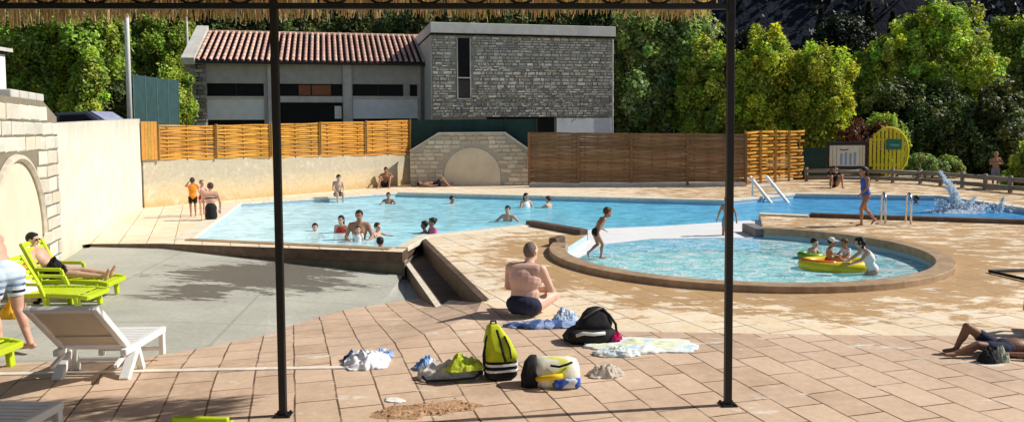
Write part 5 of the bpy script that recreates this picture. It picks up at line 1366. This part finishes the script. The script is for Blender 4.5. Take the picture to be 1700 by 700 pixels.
def person(label, loc, rz, scale, pose, skin='fair', hair=('dark', 'short'), wear=(), hs=1.0, bulk=1.0, vox=.014, group=None, sink=0, limb=1.0, face=True):
    J = dict(STAND); J.update(pose); J = {k: V(v) for k, v in J.items()}
    f = J['f'].normalized(); u = (J['head'] - J['neck']).normalized(); u = (u - f * u.dot(f)).normalized(); r = f.cross(u)
    hc = J['neck'] + (J['head'] - J['neck']) * (1 + (hs - 1) * .6)
    def torso(mb, k, upto=1.0, only=None):
        sx = (J['sR'] - J['sL']).normalized(); up = (J['neck'] - J['pel']).normalized(); 
        px = (J['hR'] - J['hL']).normalized(); pu = (J['chest'] - J['pel']).normalized()
        fy_p = pu.cross(px).normalized(); fy_c = up.cross(sx).normalized()
        w = bulk * k
        mb.ell(J['pel'] + pu * .02, (px * .158 * w, fy_p * .115 * w, pu * .13 * k), 16, 10)
        if upto > .3: mb.ell(J['pel'].lerp(J['chest'], .5) + fy_p * (.02 + .05 * (bulk - 1)), (px * .140 * w, fy_p * .105 * w * (1 + .25 * (bulk - 1)), pu * .19 * k), 16, 10)
        if upto > .6:
            cu = (J['neck'] - J['chest']).normalized()
            mb.ell(J['chest'], (sx * .165 * w, fy_c * .115 * w, cu * .19 * k), 16, 10)
    def thigh(mb, s_, k, frac):
        h, kn = J['h' + s_], J['k' + s_]; mb.rc(h, h.lerp(kn, frac), .088 * k * min(bulk, 1.2), (.088 - .028 * frac) * k * min(bulk, 1.2))
    mb = MB(); torso(mb, 1)
    cu = (J['neck'] - J['chest']).normalized()
    mb.rc(J['sL'].lerp(J['sR'], .12) - cu * .02, J['sL'].lerp(J['sR'], .88) - cu * .02, .062 * bulk, .062 * bulk)
    mb.rc(J['chest'].lerp(J['neck'], .45), hc - u * .05 * hs, .062 * bulk ** .5, .052 * bulk ** .5)
    for s_ in 'LR':
        mb.rc(J['neck'].lerp(hc, .18) - u * .03, J['s' + s_], .045, .056)
        b5 = bulk ** .5 * limb
        mb.rc(J['s' + s_], J['e' + s_], .056 * b5, .040 * b5); mb.rc(J['e' + s_], J['w' + s_], .042 * b5, .026 * b5)
        thigh(mb, s_, 1, 1); k_, a_ = J['k' + s_], J['a' + s_]
        mb.rc(k_, a_, .056 * b5, .034 * b5)
        d = (a_ - k_).normalized(); back = (k_ - J['h' + s_]).normalized(); back = (back - d * back.dot(d))
        if back.length < .2: back = -(J['t' + s_] - a_)
        back = back - d * back.dot(d); back = back.normalized() if back.length > 1e-4 else V((0, -1, 0))
        sg = 1 if (J['t' + s_] - a_).dot(back) < 0 else -1
        mb.ell(k_.lerp(a_, .32) + back * .018 * sg, (back * .05 * b5, d.cross(back) * .052 * b5, d * .13), 10, 8)
        to = J['t' + s_]; mb.rc(a_ + d * .01, to, .038, .026); mb.rc(a_ + d * .025, a_ + d * .025 - (to - a_).normalized() * .045, .034, .028)
        # hand: palm, four fingers, thumb
        wv = J['w' + s_]; fd = (wv - J['e' + s_]).normalized(); sd_ = fd.cross(V((0, 0, 1)))
        if sd_.length < .2: sd_ = V((0, 1, 0)) - fd * fd.y
        sd_.normalize(); pn = fd.cross(sd_).normalized()
        if pn.z > 0 and s_: pn = -pn
        mb.ell(wv + fd * .05, (sd_ * .040, pn * .018, fd * .055), 10, 8)
        for q, ln in ((-.030, .062), (-.010, .075), (.010, .07), (.029, .055)):
            b_ = wv + fd * .085 + sd_ * q; m_ = b_ + fd * ln * .5 + sd_ * q * .2; mb.rc(b_, m_, .0095, .009, 8); mb.rc(m_, m_ + (fd * .75 + pn * .6).normalized() * ln * .5, .009, .0075, 8)
        b_ = wv + fd * .03 - sd_ * .034; m_ = b_ + (fd * .6 - sd_ * .8).normalized() * .035; mb.rc(b_, m_, .012, .0105, 8); mb.rc(m_, m_ + (fd * .9 - sd_ * .2 + pn * .3).normalized() * .03, .0105, .008, 8)
    # head
    s_ = hs
    mb.ell(hc + u * .015 * s_ - f * .01 * s_, (r * .076 * s_, f * .096 * s_, u * .100 * s_), 18, 12)
    mb.ell(hc + f * .022 * s_ - u * .055 * s_, (r * .056 * s_, f * .066 * s_, u * .066 * s_), 14, 10)
    mb.rc(hc + f * .080 * s_ + u * .012 * s_, hc + f * .104 * s_ - u * .028 * s_, .009 * s_, .014 * s_, 8)
    mb.rc(hc + f * .078 * s_ + u * .028 * s_ - r * .035 * s_, hc + f * .078 * s_ + u * .028 * s_ + r * .035 * s_, .011 * s_, .011 * s_, 8)
    mb.rc(hc + f * .078 * s_ - u * .062 * s_ - r * .014 * s_, hc + f * .078 * s_ - u * .062 * s_ + r * .014 * s_, .011 * s_, .011 * s_, 8)
    for q in (-1, 1): mb.ell(hc + r * .078 * q * s_ - u * .005 * s_ - f * .005 * s_, (r * .012 * s_, f * .02 * s_, u * .032 * s_), 8, 6)
    mb.v = [tuple(V(p) * scale) for p in mb.v]
    o = remeshed(mb, 'person', vox * scale if vox < .012 else max(vox * scale, .0075), [SK[skin], M['eye'], M['lip']])
    # eyes and mouth as painted faces of the one mesh
    er = max(.014 * s_, vox * .8) * scale
    pts = [((hc + f * .082 * s_ + u * .008 * s_ + r * .032 * q * s_) * scale, 1) for q in (-1, 1)] + [((hc + f * .088 * s_ - u * .062 * s_ + r * .01 * q * s_) * scale, 2) for q in (-1, 1)]
    if face:
        for p in o.data.polygons:
            for c_, mi in pts:
                if (p.center - c_).length < er * (1.0 if mi == 1 else .95): p.material_index = mi
    o.location = loc; o.rotation_euler = (0, 0, rz); tag(o, label, 'person', group)
    def part(name, mb, m_, v_=.016, it=2):
        mb.v = [tuple(V(p) * scale) for p in mb.v]
        c = remeshed(mb, name, max(v_ * scale, .008), [m_], it); c.parent = o; return c
    hcol, hst = hair
    if hst:
        mb = MB()
        if hst == 'crop': mb.ell(hc + u * .018 * s_ - f * .022 * s_, (r * .079 * s_, f * .090 * s_, u * .101 * s_), 16, 10)
        else:
            mb.ell(hc + u * .03 * s_ - f * .024 * s_, (r * .088 * s_, f * .096 * s_, u * .098 * s_), 16, 10)
            mb.ell(hc + u * .085 * s_ + f * .02 * s_, (r * .062 * s_, f * .062 * s_, u * .03 * s_), 12, 8)
        if hst in ('long', 'bun', 'bushy'):
            if hst == 'long':
                mb.rc(hc - f * .06 * s_, hc - f * .085 * s_ - u * .12 * s_, .075 * s_, .065 * s_); mb.rc(hc - f * .085 * s_ - u * .12 * s_, J['neck'].lerp(J['chest'], .5) - f * .14, .065 * s_, .035 * s_)
            elif hst == 'bun': mb.ell(hc - f * .11 * s_ + u * .06 * s_, (r * .045 * s_, f * .045 * s_, u * .045 * s_))
            else:
                hr_ = random.Random(int(abs(loc[0]) * 91))
                for k in range(22):
                    d_ = V((hr_.gauss(0, 1), hr_.gauss(-.5, .8), hr_.gauss(.5, .8))).normalized(); q = hc + (r * d_.x + f * d_.y * .9 + u * d_.z) * .095 * s_
                    if (q - hc).dot(f) < .05: mb.ell(q, (r * .042 * s_, f * .042 * s_, u * .042 * s_), 8, 6)
        part('hair', mb, HR[hcol], .013, 1)
    for wname, wc in wear:
        mb = MB()
        if wname == 'swim_briefs':
            torso(mb, 1.07, .2)
            for q in 'LR': thigh(mb, q, 1.07, .12)
        elif wname == 'swim_shorts':
            torso(mb, 1.08, .2)
            for q in 'LR': thigh(mb, q, 1.22, .55)
        elif wname == 'swimsuit':
            torso(mb, 1.06, 1.0)
            for q in 'LR': mb.rc(J['chest'] + (J['s' + q] - J['chest']) * .45 - V((0, 0, .0)), J['s' + q].lerp(J['neck'], .35), .05, .03)
        elif wname in ('top', 'bikini_top'):
            torso_m = MB(); cu = (J['neck'] - J['chest']).normalized(); sx = (J['sR'] - J['sL']).normalized(); fc = cu.cross(sx).normalized()
            mb.ell(J['chest'] - cu * .0, (sx * .175, fc * .124, cu * .055))
        elif wname in ('life_vest', 't_shirt', 'swim_vest'):
            torso(mb, 1.16 if wname == 'life_vest' else 1.1, 1.0)
            for q in 'LR': mb.rc(J['s' + q], J['s' + q].lerp(J['e' + q], .15 if wname == 'life_vest' else .4), .072, .07)
        elif wname == 'sunglasses':
            for q in (-1, 1): mb.ell(hc + f * .088 * s_ + u * .008 * s_ + r * .034 * q * s_, (r * .032 * s_, f * .012 * s_, u * .022 * s_)); mb.rc(hc + f * .08 * s_ + u * .012 * s_ + r * .066 * q * s_, hc + u * .012 * s_ + r * .082 * q * s_, .007, .007)
            mb.rc(hc + f * .097 * s_ + u * .012 * s_ - r * .02 * s_, hc + f * .097 * s_ + u * .012 * s_ + r * .02 * s_, .007, .007)
        elif wname == 'cap':
            mb.ell(hc + u * .045 * s_ - f * .015 * s_, (r * .092 * s_, f * .102 * s_, u * .085 * s_)); mb.ell(hc + u * .05 * s_ + f * .11 * s_, (r * .065 * s_, f * .06 * s_, u * .012 * s_))
        elif wname == 'wrap':
            a = J['pel'] + V((0, 0, .05)); mb.rc(a, a + V((0, 0, -.24)), .17, .18)
        part(wname, mb, wc if not isinstance(wc, str) else CL[wc], .015, 1)
    return o
def face_to(dx, dy): return math.atan2(-dx, dy)
WZ = -.14
# ---- seated man in the foreground
SIT = dict(pel=(0, 0, .13), chest=(0, .09, .47), neck=(0, .17, .645), head=(.02, .245, .785), f=(.35, 1, -.15), sL=(-.215, .10, .60), sR=(.215, .10, .60),
  eL=(-.29, .20, .33), eR=(.30, .22, .33), wL=(-.06, .36, .25), wR=(.07, .38, .27), hL=(-.11, .02, .115), hR=(.11, .02, .115), kL=(-.24, .42, .26), kR=(.28, .40, .20), aL=(.04, .52, .07), aR=(.0, .62, .06), tL=(.14, .62, .05), tR=(-.10, .74, .05))
person('bald heavy man in dark trunks seated on the paving with his back to us', at(869, 524, .012), face_to(.36, .93), .89, SIT, 'pale', ('grey', 'crop'), (('swim_briefs', 'navy'),), hs=1.12, bulk=1.42, vox=.0085)
# ---- bather bending at the left edge
bend = dict(pel=(0, 0, .86), chest=(0, .24, 1.12), neck=(0, .38, 1.22), head=(0, .50, 1.27), f=(0, .8, -.6), sL=(-.18, .33, 1.19), sR=(.18, .33, 1.19), eL=(-.22, .44, .92), eR=(.22, .44, .92), wL=(-.15, .62, .75), wR=(.15, .62, .75), hL=(-.1, 0, .85), hR=(.1, 0, .85), kL=(-.11, .08, .48), kR=(.12, .0, .48), aL=(-.12, -.06, .08), aR=(.13, -.16, .08), tL=(-.12, .12, .03), tR=(.14, .02, .03))
def stripem():
    s = N('striped_swim_fabric'); sx = s.n('ShaderNodeSeparateXYZ'); s.set(sx.inputs[0], s.obj()); z = sx.outputs[2]
    w_ = s.math('FRACT', s.math('MULTIPLY', z, 15.0)); c = s.ramp(w_, [(0, (.02, .025, .06)), (.42, (.80, .82, .85))], 'CONSTANT')
    c = s.mix(s.ramp(s.noise(7, 3), [(.45, 0), (.55, .6)]), c, (.30, .48, .75)); c = s.mix(s.rng(z, .72, .80, 0, .8), c, (.60, .72, .85))
    return s.done(s.principled(c, .85))
CL['striped'] = stripem()
pb0 = person('bather bending down at the left edge in blue and white striped shorts', at(15, 586, -.04), face_to(-1, .35), .93, bend, 'pink', ('brown', 'short'), (('swim_shorts', 'striped'),), vox=.011)
# ---- man on the lounger
lounge = dict(pel=(0, 0, .12), chest=(0, -.20, .385), neck=(0, -.305, .53), head=(0, -.315, .685), f=(0, 1, -.10), sL=(-.18, -.29, .49), sR=(.18, -.29, .49), eL=(-.26, -.14, .25), eR=(.26, -.14, .25), wL=(-.17, .14, .19), wR=(.17, .14, .19), hL=(-.1, .05, .1), hR=(.1, .05, .1), kL=(-.12, .48, .13), kR=(.12, .48, .11), aL=(-.11, .90, .07), aR=(.12, .92, .06), tL=(-.13, .97, .20), tR=(.15, 1.0, .19))
person('dark haired person in sunglasses reclining on the lime green lounger at left', V((-6.19, 10.3, .175)), face_to(1, .03), .80, lounge, 'fair', ('dark', 'short'), (('swim_briefs', 'black'), ('sunglasses', 'black')), vox=.011)
bgl = cloth('bag', V((-6.07, 10.18, .33)), .14, .10, .22, 19, M['blackfab'], -.3, 'black bag held on the lap of the person reclining in sunglasses', 'bag', 1.3); bgl.rotation_euler = (.2, .35, -.3)
# ---- lying bather at right
lie2 = dict(pel=(0, 0, .11), chest=(0, -.33, .12), neck=(0, -.52, .13), head=(0, -.68, .15), f=(0, .25, 1), sL=(-.17, -.47, .13), sR=(.17, -.47, .13), eL=(-.25, -.22, .07), eR=(.25, -.22, .07), wL=(-.2, .02, .08), wR=(.2, .02, .08), hL=(-.09, .04, .1), hR=(.09, .04, .1), kL=(-.11, .40, .17), kR=(.1, .43, .37), aL=(-.13, .72, .05), aR=(.1, .58, .05), tL=(-.16, .86, .05), tR=(.1, .74, .03))
lie = dict(pel=(0, 0, .11), chest=(0, -.33, .12), neck=(0, -.52, .13), head=(0, -.68, .15), f=(0, .25, 1), sL=(-.17, -.47, .13), sR=(.17, -.47, .13), eL=(-.25, -.22, .07), eR=(.25, -.22, .07), wL=(-.2, .02, .08), wR=(.2, .02, .08), hL=(-.09, .04, .1), hR=(.09, .04, .1), kL=(-.11, .36, .09), kR=(.1, .34, .40), aL=(-.13, .76, .06), aR=(.1, .62, .06), tL=(-.16, .79, .18), tR=(.1, .77, .03))
person('dark skinned bather lying on the slabs at the right edge, one knee raised', at(1664, 589, .005), face_to(-1, .04), .68, lie2, 'brown', ('dark', 'short'), (('swim_shorts', 'navy'),), vox=.012)
bgk = cloth('bag', at(1641, 600, .005), .09, .07, .20, 23, M['blackfab'], .2, 'small black bag standing before the bather lying at the right edge', 'bag', 1.4)
cloth('towel', at(1662, 598, .005), .06, .07, .17, 24, pat('pale_green_cloth', [(.62, .66, .50), (.75, .76, .66)], 12), .2, 'pale cloth beside the small black bag at right', 'towel', 2)
sit2 = dict(SIT); sit2.update(eL=(-.33, .14, .34), wL=(-.36, .34, .20), f=(0, 1, 0))
person('reddish sunburnt person sitting half out of the picture above the lying bather', at(1728, 556, .005), face_to(.8, .6), .66, SIT, 'pink', ('dark', 'short'), (('swim_shorts', 'red'),), vox=.014)
# ---- boy climbing at the white slope
boyp = dict(pel=(0, 0, .90), chest=(0, .20, 1.20), neck=(0, .32, 1.36), head=(0, .42, 1.50), f=(0, 1, -.1), sL=(-.17, .27, 1.32), sR=(.17, .27, 1.32), eL=(-.24, .22, 1.05), eR=(.26, .06, 1.10), wL=(-.2, .42, .92), wR=(.30, -.02, .84), hL=(-.09, 0, .88), hR=(.09, 0, .88), kL=(-.1, .14, .48), kR=(.1, .22, .50), aL=(-.1, -.20, .22), aR=(.1, .16, .08), tL=(-.1, -.20, .06), tR=(.1, .34, .03))
person('small boy stepping into the paddling pool from the white slope', at(988, 430, -.14), face_to(.95, .25), .535, boyp, 'tan', ('brown', 'short'), (('swim_briefs', 'black'),), hs=1.45, vox=.02)
# ---- figure behind the right post
stp = dict(eL=(-.30, .02, 1.16), wL=(-.36, .10, .92), eR=(.30, .0, 1.16), wR=(.34, .06, .90), kL=(-.13, .08, .48), aL=(-.16, .02, .08), kR=(.13, .02, .48), aR=(.17, -.06, .08), tL=(-.2, .18, .03), tR=(.2, .1, .03))
person('child wading in the paddling pool, mostly hidden by the right post', at(1207, 404, -.30), face_to(.2, 1), .56, stp, 'tan', ('dark', 'short'), (('swim_shorts', 'grey'),), hs=1.35, vox=.02)
# ---- walking girl
walk = dict(chest=(0, .04, 1.27), neck=(0, .07, 1.45), head=(0, .11, 1.61), eL=(-.24, .12, 1.14), wL=(-.22, .30, .98), eR=(.25, -.12, 1.14), wR=(.27, -.06, .88), kL=(-.09, .20, .52), aL=(-.09, .18, .08), tL=(-.09, .36, .03), kR=(.1, -.04, .50), aR=(.1, -.34, .18), tR=(.1, -.24, .04), sL=(-.16, .05, 1.41), sR=(.16, .03, 1.41))
person('slim girl in a blue swimsuit walking along the edge of the far pool arm', at(1437, 375), face_to(-.9, -.1), .735, walk, 'tan', ('dark', 'long'), (('swimsuit', 'blue'),), hs=1.2, vox=.018)
# ---- group at the left end
up = dict(eL=(-.27, .18, 1.40), wL=(-.12, .16, 1.60), eR=(.27, .14, 1.30), wR=(.12, .20, 1.50), sL=(-.19, 0, 1.42))
person('child in an orange swim vest standing on the left pool deck, hands at the face', at(321, 360), face_to(-.5, .8), .555, up, 'tan', ('brown', 'short'), (('life_vest', 'orange'), ('swim_shorts', 'black')), hs=1.3, vox=.02)
person('bare small child standing on the pool edge before the woman in black', at(336, 357), face_to(.7, -.5), .50, dict(eL=(-.24, .15, 1.2), wL=(-.1, .3, 1.2), eR=(.24, .15, 1.2), wR=(.1, .3, 1.25)), 'pink', ('fair', 'short'), (('swim_briefs', 'red'),), hs=1.4, vox=.022)
person('dark haired woman in black swim bottoms standing in the shallow end, seen from behind', at(351, 374.5, WZ) + V((0, 0, -.36)), face_to(-.35, .9), .81, dict(eL=(-.24, .14, 1.16), wL=(-.12, .34, 1.14), eR=(.27, .06, 1.14), wR=(.26, .18, .9), chest=(0, .04, 1.26), neck=(0, .08, 1.44), head=(0, .12, 1.60)), 'pink', ('brown', 'bun'), (('wrap', 'black'), ('bikini_top', 'black')), hs=1.1, vox=.018)
# ---- seated on the far edge
edge = dict(pel=(0, 0, .12), chest=(0, .05, .46), neck=(0, .10, .65), head=(0, .17, .79), f=(0, 1, -.25), sL=(-.18, .06, .60), sR=(.18, .06, .60), eL=(-.22, .14, .34), eR=(.24, .16, .34), wL=(-.14, .34, .22), wR=(.15, .36, .22), hL=(-.1, .03, .1), hR=(.1, .03, .1), kL=(-.12, .42, .10), kR=(.12, .42, .10), aL=(-.12, .40, -.32), aR=(.12, .42, -.32), tL=(-.12, .56, -.36), tR=(.12, .58, -.36))
person('thin dark haired boy sitting on the far pool edge with feet in the water', at(561, 326, .03), face_to(.45, -.9), .76, edge, 'fair', ('dark', 'short'), (('swim_shorts', 'grey'),), hs=1.15, vox=.02)
knees = dict(pel=(0, 0, .12), chest=(0, -.04, .45), neck=(0, .0, .63), head=(0, .06, .78), f=(0, 1, -.2), sL=(-.2, -.02, .58), sR=(.2, -.02, .58), eL=(-.30, .22, .48), eR=(.30, .22, .48), wL=(-.10, .40, .52), wR=(.10, .40, .52), hL=(-.11, .03, .11), hR=(.11, .03, .11), kL=(-.20, .38, .50), kR=(.22, .40, .48), aL=(-.16, .62, .07), aR=(.30, .66, .07), tL=(-.18, .78, .03), tR=(.34, .82, .03))
person('person sitting knees up against the end of the sandy wall', at(641, 311), face_to(.12, -1), .84, knees, 'tan', ('dark', 'short'), (('swim_shorts', 'black'),), hs=1.1, vox=.02)
person('sunbather lying in the shade at the foot of the fountain wall', at(722, 310), face_to(1, .05), .85, lie, 'tan', ('dark', 'short'), (('swim_shorts', 'navy'),), vox=.022)
# ---- in the main pool
def wade(label, px, pw, pt, scale, rz, pose=None, z=WZ, **kw):
    p = at(px, pw, z); top = p.z + (pw - pt) / F * p.y * 1.0
    J = dict(STAND); J.update(pose or {})
    hs = kw.get('hs', 1.0); ht = (J['head'][2] + .115 * hs + (hs - 1) * .1) * scale
    foot = top - ht
    base = max(foot, -.93)
    if foot < -.93:   # treading water: fold the legs up behind
        J = dict(J); J.update(kL=(-.11, .12, .62), kR=(.11, .10, .60), aL=(-.12, -.28, .55), aR=(.12, -.30, .50), tL=(-.12, -.42, .50), tR=(.12, -.44, .45)); base = foot
    return person(label, V((p.x, p.y, base)), rz, scale, {k: v for k, v in J.items()}, kw.pop('skin', 'fair'), kw.pop('hair', ('dark', 'short')), kw.pop('wear', (('swim_shorts', 'navy'),)), vox=kw.pop('vox', .022), **kw)
reach = dict(eL=(-.30, .2, 1.30), wL=(-.30, .42, 1.32), eR=(.30, .2, 1.30), wR=(.30, .42, 1.32))
hold = dict(eL=(-.28, .06, 1.16), wL=(-.16, .28, 1.08), eR=(.28, .06, 1.16), wR=(.16, .28, 1.08))
man = wade('adult man standing waist deep in the pool, holding a toddler in white', 597, 397, 348, .98, face_to(.1, -1), hold, hair=('dark', 'short'), skin='tan', wear=(('swim_shorts', 'navy'),))
mp = man.location
person('toddler in a white top carried at the waist of the man in the pool', V((mp.x + .03, mp.y - .30, mp.z + .62)), face_to(.2, -1), .42, dict(kL=(-.14, .3, .72), kR=(.14, .3, .72), aL=(-.14, .24, .35), aR=(.14, .24, .35), tL=(-.14, .4, .3), tR=(.14, .4, .3)), 'fair', ('brown', 'short'), (('swim_vest', 'white'),), hs=1.7, vox=.03)
wade('long haired girl in the pool just left of the standing man', 567, 386, 357, .72, face_to(-.2, -1), None, hair=('dark', 'long'), hs=1.2, wear=(('swimsuit', 'red'),))
wade('child with an arm raised in the pool just right of the standing man', 626, 392, 369, .62, face_to(.8, -.5), reach, hair=('brown', 'short'), hs=1.25, skin='pink')
wade('lone child in the pool with just head and shoulders out, left of the group', 523, 383, 370, .66, face_to(.3, -1), reach, hs=1.25)
wade('dark haired swimmer nearest the front edge of the main pool', 631, 412, 393, .70, face_to(.2, 1), reach, hair=('dark', 'short'), hs=1.2, skin='tan')
wade('dark haired girl in pink hugging the stepped corner of the main pool', 719, 387, 361, .72, face_to(-.8, -.4), hold, hair=('dark', 'bun'), hs=1.2, wear=(('t_shirt', 'pink'),), skin='tan')
wade('swimmer with black hair beside the girl in pink, arm stretched along the water', 706, 386, 366, .70, face_to(-1, -.1), dict(eL=(-.30, .30, 1.36), wL=(-.22, .62, 1.34), eR=(.26, .15, 1.25), wR=(.2, .35, 1.22)), hair=('dark', 'short'), hs=1.15, skin='brown')
wade('swimmer below the far edge near the person sitting knees up', 645, 338, 319, .72, face_to(.1, -1), reach, hs=1.15, skin='tan')
wade('swimmer near the far edge with an arm reaching sideways, in front of the fountain wall', 750, 338, 325, .78, face_to(.6, -.6), reach, skin='tan', hs=1.1)
wade('bather with spread arms in the middle of the main pool', 843, 367, 341, .76, face_to(-.2, -1), dict(eL=(-.40, .08, 1.24), wL=(-.58, .16, 1.10), eR=(.40, .08, 1.24), wR=(.58, .16, 1.10)), hs=1.15)
wade('bather with dark hair and bare shoulders at the far edge, left of two', 873, 344, 320, .80, face_to(.5, -.8), hold, hair=('dark', 'long'), hs=1.1, wear=(('swimsuit', 'white'),))
wade('brown haired bather at the far edge, right of two', 911, 344, 325, .80, face_to(-.7, .4), reach, hair=('brown', 'short'), hs=1.1, skin='pink')
wade('swimmer in the far right pool arm beyond the chrome ladder', 1522, 337, 324, .80, face_to(-1, -.2), reach, hs=1.1, skin='brown')
# ---- paddling pool group
PZ = -.131
rp0 = at(1388, 446, PZ)
raft = empty('inflatable_raft', rp0, 'yellow inflatable raft with red and orange panels in the paddling pool', 'inflatable', rz=-.12)
yl = simple('yellow_vinyl', (.78, .62, .02), .3, .06, 5, .05, .5); rd = simple('red_vinyl', (.72, .13, .03), .3, .08, 5, .05, .5)
mb = MB(); n = 40; mb.tube([(.50 * math.cos(t), .27 * math.sin(t), .07) for t in [2 * math.pi * k / n for k in range(n + 1)]], .095, 12); mb.build('ring', yl, raft, smooth=True)
mb = MB(); mb.ell((0, 0, .05), ((.46, 0, 0), (0, .25, 0), (0, 0, .05)), 24, 8); mb.build('floor', rd, raft, smooth=True)
mb = MB(); mb.tube([(.50 * math.cos(t), .27 * math.sin(t), .115) for t in [math.pi * (.95 + .5 * k / 12) for k in range(13)]], .062, 10); mb.build('red_panel', rd, raft, smooth=True)
g0 = at(1346, 428, PZ); mb = MB(); mb.tube([(.17 * math.cos(t), .17 * math.sin(t), .05) for t in [2 * math.pi * k / 28 for k in range(29)]], .06, 10)
o = mb.build('swim_ring', simple('green_vinyl', (.16, .34, .03), .35, .1, 5, .05, .5), smooth=True); o.location = g0; tag(o, 'small green swim ring round the child left of the yellow raft', 'swim ring')
def pad(label, px, pw, pt, scale, rz, pose=None, **kw): return wade(label, px, pw, pt, scale, rz, pose, z=PZ, **kw)
sitp = dict(pel=(0, 0, .12), chest=(0, .04, .44), neck=(0, .08, .62), head=(0, .13, .77), sL=(-.17, .05, .57), sR=(.17, .05, .57), eL=(-.24, .18, .38), eR=(.24, .18, .38), wL=(-.14, .38, .34), wR=(.14, .38, .34), hL=(-.1, .03, .1), hR=(.1, .03, .1), kL=(-.13, .40, .26), kR=(.13, .40, .24), aL=(-.12, .66, .07), aR=(.12, .68, .07), tL=(-.13, .74, .16), tR=(.13, .76, .16), f=(0, 1, -.1))
person('dark haired child sitting in the green swim ring, left of the yellow raft', g0 + V((0.02, .02, -.12)), face_to(.4, -.9), .48, sitp, 'fair', ('dark', 'short'), (('swim_briefs', 'blue'),), hs=1.45, vox=.024)
person('small child in a white cap riding at the left of the yellow raft', rp0 + V((-.12, .04, .08)), face_to(.9, -.3), .43, sitp, 'tan', ('dark', 'short'), (('swim_briefs', 'red'), ('cap', 'white')), hs=1.5, vox=.026)
person('small child with a white top riding at the right of the yellow raft', rp0 + V((.20, .06, .07)), face_to(-.9, -.3), .42, sitp, 'tan', ('brown', 'short'), (('swim_vest', 'white'),), hs=1.5, vox=.026)
lean = dict(pel=(0, -.02, .55), chest=(0, .10, .86), neck=(0, .20, 1.02), head=(0, .28, 1.16), f=(0, 1, -.3), sL=(-.17, .16, .98), sR=(.17, .16, .98), eL=(-.24, .34, .80), eR=(.24, .34, .80), wL=(-.18, .56, .70), wR=(.16, .56, .70), hL=(-.1, -.02, .52), hR=(.1, -.02, .52), kL=(-.13, .20, .22), kR=(.13, .2, .22), aL=(-.13, -.2, .08), aR=(.13, -.2, .08), tL=(-.13, -.3, .03), tR=(.13, -.3, .03))
person('woman with bushy black hair kneeling in the paddling pool, pushing the yellow raft', at(1448, 455, PZ) + V((0, 0, -.285)), face_to(-1, .1), .66, lean, 'fair', ('dark', 'bushy'), (('swimsuit', 'white'),), hs=1.15, vox=.018)
# ---- by the far side
person('person in grey shorts with arms folded standing by the railing at far right', at(1652, 313), face_to(-.2, -1), .72, dict(eL=(-.27, .1, 1.18), wL=(-.02, .20, 1.24), eR=(.27, .1, 1.18), wR=(.02, .22, 1.20)), 'tan', ('fair', 'short'), (('swim_shorts', 'grey'),), hs=1.15, vox=.02)
person('person sitting in front of the notice board with pale legs', at(1384, 311), face_to(-.1, -1), .86, knees, 'tan', ('dark', 'short'), (('t_shirt', 'black'),), vox=.022)
